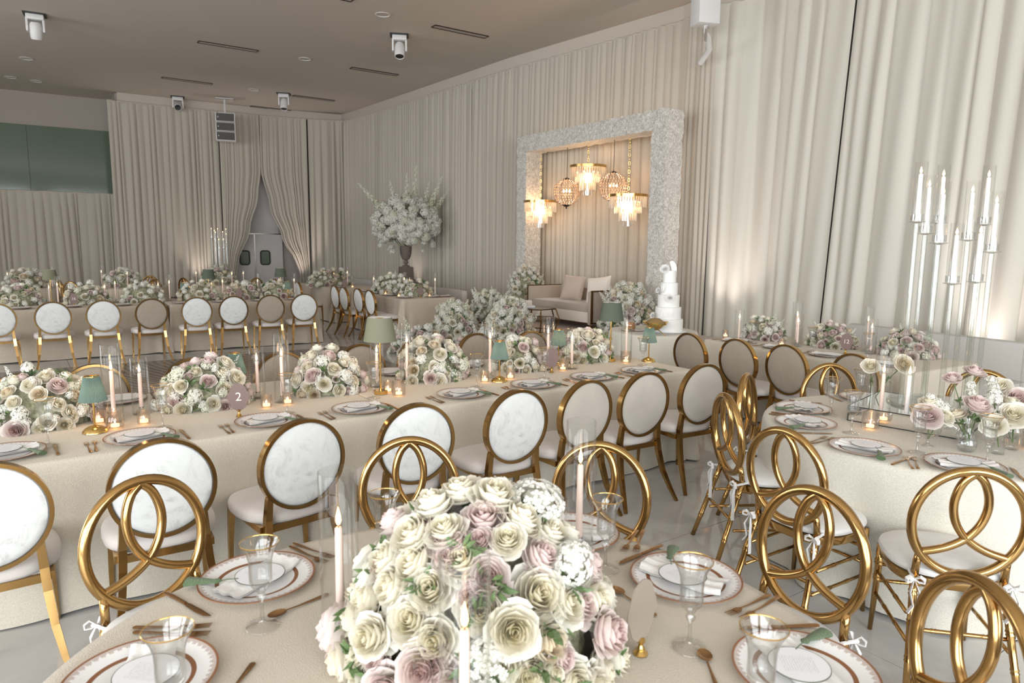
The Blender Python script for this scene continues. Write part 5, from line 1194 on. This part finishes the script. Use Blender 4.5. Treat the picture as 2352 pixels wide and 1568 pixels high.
number_card(2.90, 3.62, -0.9, '', 'mauve medallion card at the right picture edge', 'card_taupe')

# ------------------------------------------------------------------ right round table centrepiece
o = empty('mirrored_riser', (2.44, 4.08, TZ), pi / 4 + 0.02, 'square mirrored box with dark edges under the candelabrum', 'riser')
s_ = 0.60
for k in range(4):
    a = k * pi / 2; MB().box((0, -s_ / 2 + 0.003, 0.045), (s_ - 0.012, 0.006, 0.086)).obj('mirror_side', M['mirror'], o, smooth=False).rotation_euler = (0, 0, a)
MB().box((0, 0, 0.0875), (s_, s_, 0.005)).obj('mirror_top', M['mirror'], o, smooth=False)
e = MB()
for sx in (-1, 1):
    for sy in (-1, 1): e.box((sx * (s_ / 2 - 0.003), sy * (s_ / 2 - 0.003), 0.045), (0.007, 0.007, 0.088))
for k, zz in enumerate((0.002, 0.089)):
    for sy in (-1, 1): e.box((0, sy * s_ / 2, zz), (s_, 0.004, 0.005)); e.box((sy * s_ / 2, 0, zz), (0.004, s_, 0.005))
e.obj('edge_trim', M['black'], o, smooth=False)
CAND = [(-0.219, -0.02, 1.944), (-0.145, -0.13, 1.822), (-0.099, 0.09, 1.880), (-0.003, 0.12, 1.944), (0.115, 0.02, 1.844), (0.166, -0.12, 1.776), (0.220, 0.05, 1.935), (-0.060, -0.15, 1.596), (0.067, -0.16, 1.607)]
CB = 0.0925 + TZ
def candelabrum(o):
    MB().lathe([(0.0, 0.0), (0.255, 0.0), (0.26, 0.004), (0.255, 0.012), (0.0, 0.012)], 48).obj('base_plate', M['acrylic'], o)
    for x, y, z in CAND:
        h = z - CB; p = MB().tube([(x, y, 0.012), (x, y, h - 0.012)], 0.0145, 14).obj('post', M['acrylic'], o)
        MB().lathe([(0.0, h - 0.012), (0.014, h - 0.010), (0.045, h - 0.004), (0.047, h), (0.036, h + 0.001), (0.036, h + 0.040), (0.034, h + 0.041), (0.034, h + 0.006), (0.0, h + 0.005)], 24, c=(x, y, 0)).obj('cup', M['goblet'], o, angle=40)
        MB().lathe([(0.0, h + 0.006), (0.018, h + 0.012), (0.012, h + 0.026), (0.018, h + 0.04), (0.016, h + 0.042)], 14, c=(x, y, 0)).obj('socket', M['goblet'], o)
        MB().lathe([(0.0325, h + 0.006), (0.0325, h + 0.335), (0.0345, h + 0.337), (0.0355, h + 0.335), (0.0355, h + 0.041)], 26, c=(x, y, 0)).obj('glass_sleeve', M['glass'], o, angle=60)
CX0, CY0 = 2.56, 4.12
place('candelabrum', candelabrum, 'candelabrum', (CX0, CY0, CB), 0, 'tall clear nine-light candelabrum on the right round table', 'candelabrum')
def whitetaper(o):
    h = 0.235
    MB().lathe([(0.0, 0.0), (0.0135, 0.0), (0.012, h), (0.008, h + 0.005), (0.0, h + 0.002)], 16).obj('wax', M['wax_white'], o)
    MB().tube([(0, 0, h), (0.001, 0, h + 0.012)], 0.0012, 5).obj('wick', M['wick'], o)
    MB().lathe([(0.0, h + 0.006), (0.005, h + 0.011), (0.0075, h + 0.02), (0.005, h + 0.033), (0.0, h + 0.046)], 12).obj('flame', M['flame'], o, angle=0)
for i, (x, y, z) in enumerate(CAND):
    place('wtaper', whitetaper, 'white_taper', (CX0 + x, CY0 + y, z + 0.030), 0, 'white taper on the tall candelabrum, ' + ('top left', 'left, second from the left', 'third from the left', 'top centre', 'right, just lower than the tops', 'lower of the two near the right end', 'top right', 'lowest at the left', 'lowest at the right')[i], 'candle')
fc = place('candelabrum', None, 'candelabrum', (-6.95, 16.62, TZ + 0.3), 0.7, 'distant clear candelabrum left of the double door', 'candelabrum'); fc.scale = (0.8, 0.8, 0.72)
MB().lathe([(0, 0), (0.26, 0), (0.26, 0.3), (0, 0.3)], 32).obj('riser_drum', M['mirror'], None, angle=30)
rd = COL.objects[-1] if False else bpy.data.objects['riser_drum']; rd.location = (-6.95, 16.62, TZ); tag(rd, 'low mirrored drum under the distant candelabrum', 'riser')
for i, (x, y, z) in enumerate(sorted(CAND, key=lambda q: q[0] * cos(0.7) - q[1] * sin(0.7))):
    a = 0.7; xx, yy = x * 0.8, y * 0.8; tp = place('wtaper', None, 'white_taper', (-6.95 + xx * cos(a) - yy * sin(a), 16.62 + xx * sin(a) + yy * cos(a), TZ + 0.3 + (z - CB) * 0.72 + 0.02), 0, 'small white taper of the distant candelabrum, ' + ('first', 'second', 'third', 'fourth', 'fifth', 'sixth', 'seventh', 'eighth', 'ninth')[i] + ' from the left', 'candle', 'tapers of the distant candelabrum'); tp.scale = (0.8, 0.8, 0.75)
# bud vases with single stems
def bud_vase(kind):
    def b(o):
        if kind == 'bulb': pr_ = [(0.0, 0.0), (0.03, 0.001), (0.044, 0.02), (0.046, 0.04), (0.036, 0.07), (0.018, 0.10), (0.015, 0.14), (0.021, 0.165)]
        elif kind == 'tube': pr_ = [(0.0, 0.0), (0.027, 0.001), (0.028, 0.01), (0.027, 0.12), (0.03, 0.15)]
        else: pr_ = [(0.032, 0.0), (0.031, 0.004), (0.010, 0.012), (0.007, 0.03), (0.012, 0.045), (0.045, 0.06), (0.058, 0.085), (0.058, 0.11)]
        MB().lathe(pr_, 28).obj('glass_body', M['goblet'], o, angle=0)
        if kind == 'bulb': MB().lathe([(0.0, 0.004), (0.028, 0.005), (0.041, 0.02), (0.043, 0.04), (0.034, 0.068), (0.0, 0.068)], 24).obj('water', M['water'], o)
    return b
def stem_flower(vx, vy, hx, hy, hz, col, lab, sc=0.062, kind='rose', z0=0.03):
    o = empty('rose_stem' if kind == 'rose' else 'stock_stem', (vx, vy, TZ + 0.004), 0, lab, 'flower')
    a = Vector((0, 0, z0)); b = Vector((hx - vx, hy - vy, hz - TZ)); m_ = (a + b) / 2 + Vector((0, 0, 0.03))
    d = (b - m_).normalized()
    MB().tube([a, (a + m_) / 2, m_, b - d * sc * 0.4], 0.0028, 6).obj('stem', M['stem'], o)
    if kind == 'rose':
        face = (d + Vector((-0.25, -0.75, 0.25))).normalized(); place_mesh('bloom', ROSE[col][int(hx * 31) % 3], o, b, orient(face, hx * 9), sc)
        place_mesh('leaf_sprig', LF[0], o, m_, orient((1, 0.3, 0.3), hx * 5), 0.035)
    else:
        for k in range(4): place_mesh('floret_cluster', CL[k % 2], o, b + d * (0.045 * (k - 1.5)) + Vector((0.01 * sin(k * 3), 0.01 * cos(k * 2), 0)), orient(d + Vector((sin(k), -0.6, 0)), k), sc * (0.72 - 0.08 * k))
        place_mesh('leaf_sprig', LF[1], o, m_, orient((0.3, -0.5, 0.5), 1), 0.04)
VA = [(2.19, 3.55, 'coupe', 'footed coupe glass left of the mirrored box front'), (2.336, 3.46, 'bulb', 'bulb-shaped bud vase before the mirrored box corner'), (2.47, 3.42, 'tube', 'straight tube bud vase, left of a pair'), (2.60, 3.50, 'tube', 'straight tube bud vase, right of a pair'), (2.76, 3.72, 'bulb', 'bulb-shaped bud vase at the right picture edge'), (2.30, 4.36, 'tube', 'straight tube bud vase behind the mirrored box at left'), (2.42, 3.60, 'bulb', 'bulb-shaped bud vase touching the mirrored box')]
for x, y, k, l in VA: place('vase_' + k, bud_vase(k), 'bud_vase', (x, y, TZ), 0, 'clear glass ' + l, 'vase')
ST = [(2.19, 3.55, 2.16, 3.52, 0.93, 'blush', 'large blush rose low over the coupe glass', 0.075, 'rose'), (2.19, 3.55, 2.21, 3.60, 0.985, 'ivory', 'ivory rose behind the large blush one over the coupe', 0.06, 'rose'), (2.42, 3.60, 2.27, 3.60, 0.965, 'x', 'white stock bloom left of the mirrored box corner', 0.05, 'stock'),
      (2.336, 3.46, 2.40, 3.50, 1.00, 'blush', 'wide open blush rose above the bulb vase', 0.078, 'rose'), (2.336, 3.46, 2.33, 3.56, 0.93, 'cream', 'cream rose low behind the bulb vase', 0.055, 'rose'), (2.47, 3.42, 2.42, 3.40, 0.915, 'ivory', 'ivory rose leaning left over the tube vases', 0.062, 'rose'), (2.47, 3.42, 2.55, 3.62, 1.04, 'x', 'tall white stock bloom at the right of the candelabrum', 0.062, 'stock'),
      (2.60, 3.50, 2.56, 3.46, 0.955, 'ivory', 'large ivory rose at the lower right of the group', 0.070, 'rose'), (2.60, 3.50, 2.64, 3.60, 0.99, 'ivory', 'ivory rose between stock and blush blooms', 0.055, 'rose'), (2.76, 3.72, 2.71, 3.66, 1.00, 'blush', 'blush rose cut by the right picture edge', 0.072, 'rose'),
      (2.42, 3.60, 2.38, 4.00 - 0.3, 1.10, 'blush', 'tall blush rose bud on a bare stem, middle one', 0.045, 'rose'), (2.42, 3.60, 2.53, 3.74, 1.13, 'blush', 'tall open blush rose before the candelabrum posts', 0.055, 'rose'), (2.30, 4.36, 2.36, 4.12, 1.10, 'cream', 'tall creamy rose left of the candelabrum posts', 0.055, 'rose'), (2.30, 4.36, 2.24, 4.28, 1.06, 'ivory', 'ivory rose seen through the glass cylinder', 0.055, 'rose'), (2.336, 3.46, 2.47, 3.56, 0.97, 'x', 'small white stock bloom beside the wide blush rose', 0.048, 'stock')]
ST += [(2.19, 3.55, 2.26, 3.52, 0.925, 'ivory', 'small ivory rose tucked right of the coupe bloom', 0.045, 'rose'), (2.42, 3.60, 2.46, 3.66, 0.995, 'x', 'white stock bloom behind the wide blush rose', 0.055, 'stock'),
       (2.60, 3.50, 2.50, 3.50, 0.925, 'cream', 'cream rose low between the two tube vases', 0.050, 'rose'), (2.76, 3.72, 2.66, 3.72, 1.05, 'ivory', 'ivory rose high near the right picture edge', 0.055, 'rose'), (2.76, 3.72, 2.78, 3.60, 0.94, 'ivory', 'ivory rose at the very right picture edge', 0.060, 'rose')]
for a in ST: stem_flower(*a)

# ------------------------------------------------------------------ cake table
o = empty('wedding_cake', (1.86, 8.28, TZ), 0, 'white five-tier wedding cake with draped icing and a topper', 'cake')
MB().lathe([(0.0, 0.0), (0.205, 0.0), (0.225, 0.012), (0.22, 0.016), (0.0, 0.016)], 40).obj('cake_plate', M['porcelain_card'], o)
z = 0.016
for k, r in enumerate((0.178, 0.152, 0.127, 0.102, 0.076)):
    MB().lathe([(0.0, z), (r, z), (r + 0.001, z + 0.135), (r - 0.005, z + 0.142), (0.0, z + 0.1435)], 48).obj('tier', M['icing'], o, angle=40); z += 0.1435
for (zb, zt, a0, a1, r0, r1) in ((0.17, 0.30, -2.5, -1.5, 0.156, 0.156), (0.46, 0.58, -3.0, -2.3, 0.106, 0.106)):
    MB().grid(26, 10, lambda u, v: (lambda a, rr: (rr * cos(a), rr * sin(a), zb + (zt - zb) * (v * 0.75 + 0.25 * u)))(a0 + (a1 - a0) * (u + 0.25 * v), (r0 + (r1 - r0) * v) + 0.004 + 0.006 * abs(sin(u * 11 + v * 3)) * sin(pi * v))).obj('draped_icing', M['icing'], o, angle=0)
SR = [r_.copy() for r_ in ROSE['ivory']]
for r_ in SR: r_.materials.clear(); r_.materials.append(M['sugar'])
place_mesh('sugar_rose', SR[0], o, (-0.02, -0.165, 0.42), orient((-0.2, -1, 0.2), 0), (0.05, 0.05, 0.05 * 0.45)); place_mesh('sugar_rose', SR[1], o, (-0.075, -0.05, 0.755), orient((-0.5, -0.7, 0.5), 0), (0.05, 0.05, 0.05 * 0.45)); place_mesh('sugar_rose', SR[2], o, (-0.15, -0.06, 0.50), orient((-0.9, -0.5, 0.2), 0), (0.035, 0.035, 0.035 * 0.45)); place_mesh('sugar_rose', SR[2], o, (-0.20, -0.05, 0.20), orient((-0.9, -0.5, 0.2), 0), (0.04, 0.04, 0.04 * 0.45))
MB().grid(18, 5, lambda u, v: (0.02 + 0.06 * v * sin(u * 2.4 - 0.5), -0.01 + 0.008 * sin(u * 40) * v, 0.735 + 0.11 * v * cos(u * 2.4 - 0.5))).obj('fan_topper', M['icing'], o, angle=0)
o = empty('lotus_bowl', (1.66, 8.02, TZ), 0.3, 'gold wire lotus bowl of brown sweets in front of the cake', 'bowl')
n = 48
MB().add([((0.03 + (0.135 + 0.02 * abs(cos(3 * 2 * pi * i / n / 1.0)) - 0.03) * t) * cos(2 * pi * i / n), (0.03 + (0.135 + 0.02 * abs(cos(3 * 2 * pi * i / n)) - 0.03) * t) * sin(2 * pi * i / n), 0.05 + 0.08 * t ** 1.4 + 0.02 * t * abs(cos(3 * 2 * pi * i / n))) for t in (0, 0.35, 0.7, 1.0) for i in range(n)],
         [(j * n + i, j * n + (i + 1) % n, (j + 1) * n + (i + 1) % n, (j + 1) * n + i) for j in range(3) for i in range(n)] + [tuple(range(n))[::-1]]).obj('petal_dish', M['brass'], o)
MB().lathe([(0.122, 0.115), (0.10, 0.15), (0.05, 0.185), (0.0, 0.195)], 24).obj('sweets', M['sweet'], o); MB().lathe([(0.126, 0.118), (0.122, 0.135), (0.105, 0.132)], 24, flute=0.06, nf=9).obj('green_garnish', M['moss'], o)
w_ = MB()
for k in range(4):
    a = k * pi / 2 + 0.4; w_.tube([(0.15 * cos(a), 0.15 * sin(a), 0.0), (0.07 * cos(a), 0.07 * sin(a), 0.045), (-0.16 * cos(a), -0.16 * sin(a), 0.135)], 0.004, 6)
w_.obj('wire_stand', M['brass'], o)
o = empty('decanter', (1.44, 8.40, TZ + 0.012), 0, 'round glass decanter of amber liquor on the cake table', 'decanter')
MB().lathe([(0.0, 0.0), (0.055, 0.0), (0.062, 0.02), (0.060, 0.06), (0.045, 0.10), (0.015, 0.135), (0.014, 0.20), (0.02, 0.215)], 28).obj('glass_body', M['goblet'], o); MB().lathe([(0.0, 0.003), (0.053, 0.004), (0.059, 0.02), (0.057, 0.058), (0.046, 0.088), (0.0, 0.088)], 24).obj('liquor', M['amber'], o, angle=40); MB().lathe([(0.0, 0.20), (0.012, 0.205), (0.02, 0.235), (0.0, 0.26)], 14).obj('stopper', M['goblet'], o)
t_ = MB().lathe([(0.0, 0.0), (0.13, 0.0), (0.14, 0.008), (0.13, 0.010), (0.0, 0.006)], 32).obj('serving_tray', M['chrome']); t_.location = (1.46, 8.38, TZ); tag(t_, 'round silver tray under the amber decanter', 'tray')

# ------------------------------------------------------------------ lounge: sofa, pillows, coffee tables, banquettes
SA = A - pi / 2; SO = (0.86, 13.08); SZ = 0.27
o = empty('lounge_sofa', (SO[0], SO[1], SZ), SA, 'taupe velvet two-seat sofa under the velvet frame', 'sofa')
L = 1.90
MB().box((0, 0.42, 0.215), (L - 0.14, 0.80, 0.19)).obj('seat_base', M['pil_cream'], o, bevel=0.01)
MB().box((0, 0.38, 0.375), (L - 0.20, 0.72, 0.15)).obj('seat_cushion', M['sofa'], o, bevel=0.04)
MB().box((0, 0.80, 0.44), (L - 0.10, 0.12, 0.50)).obj('backrest', M['sofa'], o, bevel=0.03)
for s in (-1, 1):
    MB().box((s * (L / 2 - 0.055), 0.41, 0.39), (0.10, 0.84, 0.60)).obj('arm', M['sofa'], o, bevel=0.02)
    w_ = MB().box((s * (L / 2), 0.41, 0.695), (0.03, 0.86, 0.025)).box((s * L / 2, 0.0, 0.40), (0.03, 0.03, 0.58)).box((s * L / 2, 0.83, 0.40), (0.03, 0.03, 0.58)).box((s * L / 2, 0.41, 0.12), (0.03, 0.86, 0.025)); w_.obj('arm_trim', M['gold_dark'], o, smooth=False)
lm = MB().box((0, 0, 0.06), (0.05, 0.05, 0.12), taper=1.2).mesh('leg', M['gold_dark'], smooth=False)
for sx in (-1, 1):
    for y in (0.06, 0.78): place_mesh('leg', lm, o, (sx * (L / 2 - 0.08), y, 0))
def cushion_mesh(s, th, mat, name='cushion', sy=None):
    sy = sy or s; n = 18; vs = []; fs = []
    for side in (1, -1):
        b = len(vs)
        for j in range(n):
            for i in range(n):
                u = i / (n - 1) * 2 - 1; v = j / (n - 1) * 2 - 1; e = ((1 - u ** 4) * (1 - v ** 4)) ** 0.45; pin = 1 - 0.07 * (1 - abs(u * v)); vs.append((u * s / 2 * (1 - 0.06 * (1 - v * v)), side * th / 2 * e, v * sy / 2 * (1 - 0.06 * (1 - u * u))))
        for j in range(n - 1):
            for i in range(n - 1):
                q = (b + j * n + i, b + j * n + i + 1, b + (j + 1) * n + i + 1, b + (j + 1) * n + i); fs.append(q if side < 0 else q[::-1])
    return MB().add(vs, fs).mesh(name, mat, angle=0)
def s2w(x, y, z): a = SA; return (SO[0] + x * cos(a) - y * sin(a), SO[1] + x * sin(a) + y * cos(a), SZ + z)
def pillow(loc, rot, s, mat, lab, th=0.16):
    o = place_mesh('throw_pillow', cushion_mesh(s, th, M[mat]), None, loc, rot); tag(o, lab, 'pillow'); return o
pillow(s2w(-0.16, 0.50, 0.68), (R(-18), R(3), SA + 0.28), 0.50, 'pil_taupe', 'rose taupe velvet pillow leaning in the middle of the sofa')
pillow(s2w(0.56, 0.50, 0.69), (R(-20), R(-8), SA + 0.35), 0.50, 'pil_cream', 'cream velvet pillow leaning at the right end of the sofa')
def coffee(o):
    def hexr(r, z): return [(r * cos(pi / 3 * k + 0.2), r * sin(pi / 3 * k + 0.2), z) for k in range(6)]
    T, Md, B_ = hexr(0.36, 0.40), hexr(0.43, 0.22), hexr(0.34, 0.012)
    MB().tube(T, 0.013, 4, closed=True).obj('top_rim', M['gold_dark'], o, smooth=False); MB().tube(B_, 0.012, 4, closed=True).obj('foot_rim', M['gold_dark'], o, smooth=False); MB().tube(Md, 0.012, 4, closed=True).obj('middle_rim', M['gold_dark'], o, smooth=False)
    for k in range(6): MB().tube([T[k], Md[k], B_[k]], 0.012, 4).obj('leg', M['gold_dark'], o, smooth=False)
    MB().add([(p[0] * .97, p[1] * .97, 0.408) for p in T] + [(p[0] * .97, p[1] * .97, 0.414) for p in T], [tuple(range(6))[::-1], tuple(range(6, 12))] + [(i, (i + 1) % 6, (i + 1) % 6 + 6, i + 6) for i in range(6)]).obj('glass_top', M['tablepane'], o, smooth=False)
place('coffee', coffee, 'coffee_table', (-0.40, 12.45, 0.0), 0.2, 'geometric gold coffee table with glass top, left of two', 'table')
place('coffee', None, 'coffee_table', (0.42, 12.20, SZ), 0.5, 'geometric gold coffee table with glass top, before the sofa', 'table')
b = MB().box((0, 0, 0.02), (0.30, 0.22, 0.04)).obj('coffee_table_book', M['porcelain_card'], bevel=0.004); b.location = (0.22, 12.12, SZ + 0.416); b.rotation_euler = (0, 0, 0.3); tag(b, 'pale hardcover book on the coffee table before the sofa, lower one', 'book')
MB().box((0, 0, 0.041), (0.29, 0.21, 0.002)).obj('cover', M['pil_taupe'], b, smooth=False)
b = MB().box((0, 0, 0.04), (0.22, 0.16, 0.08)).obj('keepsake_box', M['pil_cream'], bevel=0.005); b.location = (0.22, 12.12, SZ + 0.459); b.rotation_euler = (0, 0, 0.2); tag(b, 'small cream box stacked on the book by the sofa', 'box')
def crystal_stick(o):
    MB().lathe([(0.0, 0.0), (0.05, 0.0), (0.052, 0.01), (0.025, 0.03), (0.015, 0.05), (0.03, 0.07), (0.015, 0.09), (0.028, 0.12), (0.014, 0.15), (0.022, 0.18), (0.02, 0.19), (0.0, 0.185)], 16).obj('crystal_stick', M['goblet'], o, angle=20)
    MB().lathe([(0.0, 0.185), (0.012, 0.186), (0.010, 0.42), (0.0, 0.425)], 12).obj('candle', M['wax_white'], o)
for x, y, l in ((-0.62, 12.45, 'left'), (-0.12, 12.50, 'right')): place('cstick', crystal_stick, 'candlestick', (x, y, 0.416), 0, 'unlit white candle in a crystal stick at the %s of the left coffee table' % l, 'candle')
def bench_seg(n0, n1, lab, name='banquette_bench'):
    c = U * 7.2 + NN * ((n0 + n1) / 2); Ln = n1 - n0; o = empty(name, (c.x, c.y, 0), A - pi / 2, lab, 'bench')
    MB().box((0, -0.02, 0.22), (Ln - 0.01, 0.56, 0.40)).obj('seat', M['bench'], o, bevel=0.03); MB().box((0, 0.30, 0.42), (Ln - 0.01, 0.14, 0.80)).obj('backrest', M['bench'], o, bevel=0.05)
bench_seg(12.3, 14.4, 'pale grey banquette bench section nearest the sofa'); bench_seg(14.42, 16.5, 'pale grey banquette bench section in front of the urn'); bench_seg(16.52, 18.6, 'pale grey banquette bench section nearest the room corner')
def stripes():
    m, nt, b = newmat('black_white_stripe'); setp(b, rough=0.8); tc = N(nt, 'ShaderNodeTexCoord'); wv = N(nt, 'ShaderNodeTexWave', Scale=9.0, _bands_direction='X'); nt.links.new(tc.outputs['Object'], wv.inputs['Vector']); r = ramp(nt, wv.outputs['Fac'], [(0.45, (0.03, 0.03, 0.03)), (0.5, (0.75, 0.73, 0.68))], 'CONSTANT'); nt.links.new(r.outputs[0], b.inputs['Base Color']); return m
M['stripe'] = stripes()
c = U * 7.22 + NN * 13.6; pillow((c.x, c.y, 0.62), (R(-15), R(8), SA + 0.1), 0.42, 'stripe', 'black and white striped cushion on the grey banquette', 0.14)
o = empty('curved_banquette', (4.62, 7.92, 0), A12, 'pale grey banquette by the bright drape at the right', 'bench')
MB().box((0, 0.02, 0.22), (2.1, 0.56, 0.40)).obj('seat', M['bench'], o, bevel=0.04); MB().box((0, 0.34, 0.42), (2.1, 0.14, 0.80)).obj('backrest', M['bench'], o, bevel=0.06)

# floor flowers round the stage
FLW = [(-0.98, 11.85, 0.0, 0.46, 0.42, 0.80, 100, 'tall white blossom mound in front of the left coffee table', (0.85, 0.05, 0.10), 0.62, 9, 0.075),
       (-0.42, 12.52, 0.42, 0.42, 0.30, 0.52, 64, 'loose green-white arrangement on top of the left coffee table', (0.7, 0.1, 0.2), 0.65, 12, 0.06),
       (-0.05, 11.45, 0.0, 0.48, 0.40, 0.92, 125, 'tall white floral tower in front of the sofa', (0.75, 0.15, 0.10), 0.5, 5, 0.078),
       (-1.45, 11.45, 0.0, 0.62, 0.32, 0.42, 50, 'low mauve and white flower bank left of the floral tower', (0.35, 0.6, 0.05), 0.45, 3, 0.075),
       (-0.55, 11.15, 0.0, 0.50, 0.28, 0.36, 40, 'low blush flower bank at the foot of the floral tower', (0.4, 0.55, 0.05), 0.4, 2, 0.075),
       (1.98, 11.85, 0.27, 0.52, 0.42, 0.90, 120, 'large cream floral mass at the right end of the sofa', (0.6, 0.08, 0.32), 0.45, 8, 0.078),
       (0.30, 14.75, 0.27, 0.52, 0.30, 1.10, 95, 'pale flowers rising behind the left arm of the sofa', (0.75, 0.1, 0.15), 0.6, 10, 0.065)]
for i, (x, y, z0, a_, b_, h_, n_, l, mx_, cl_, ex, rs_) in enumerate(FLW):
    arrangement((x, y, z0), a_, b_, h_, n_, l, rz=A, rs=rs_, seed=90 + i, cl=cl_, fill=0.5, mixc=mx_, extra=ex, name='floor_flowers')
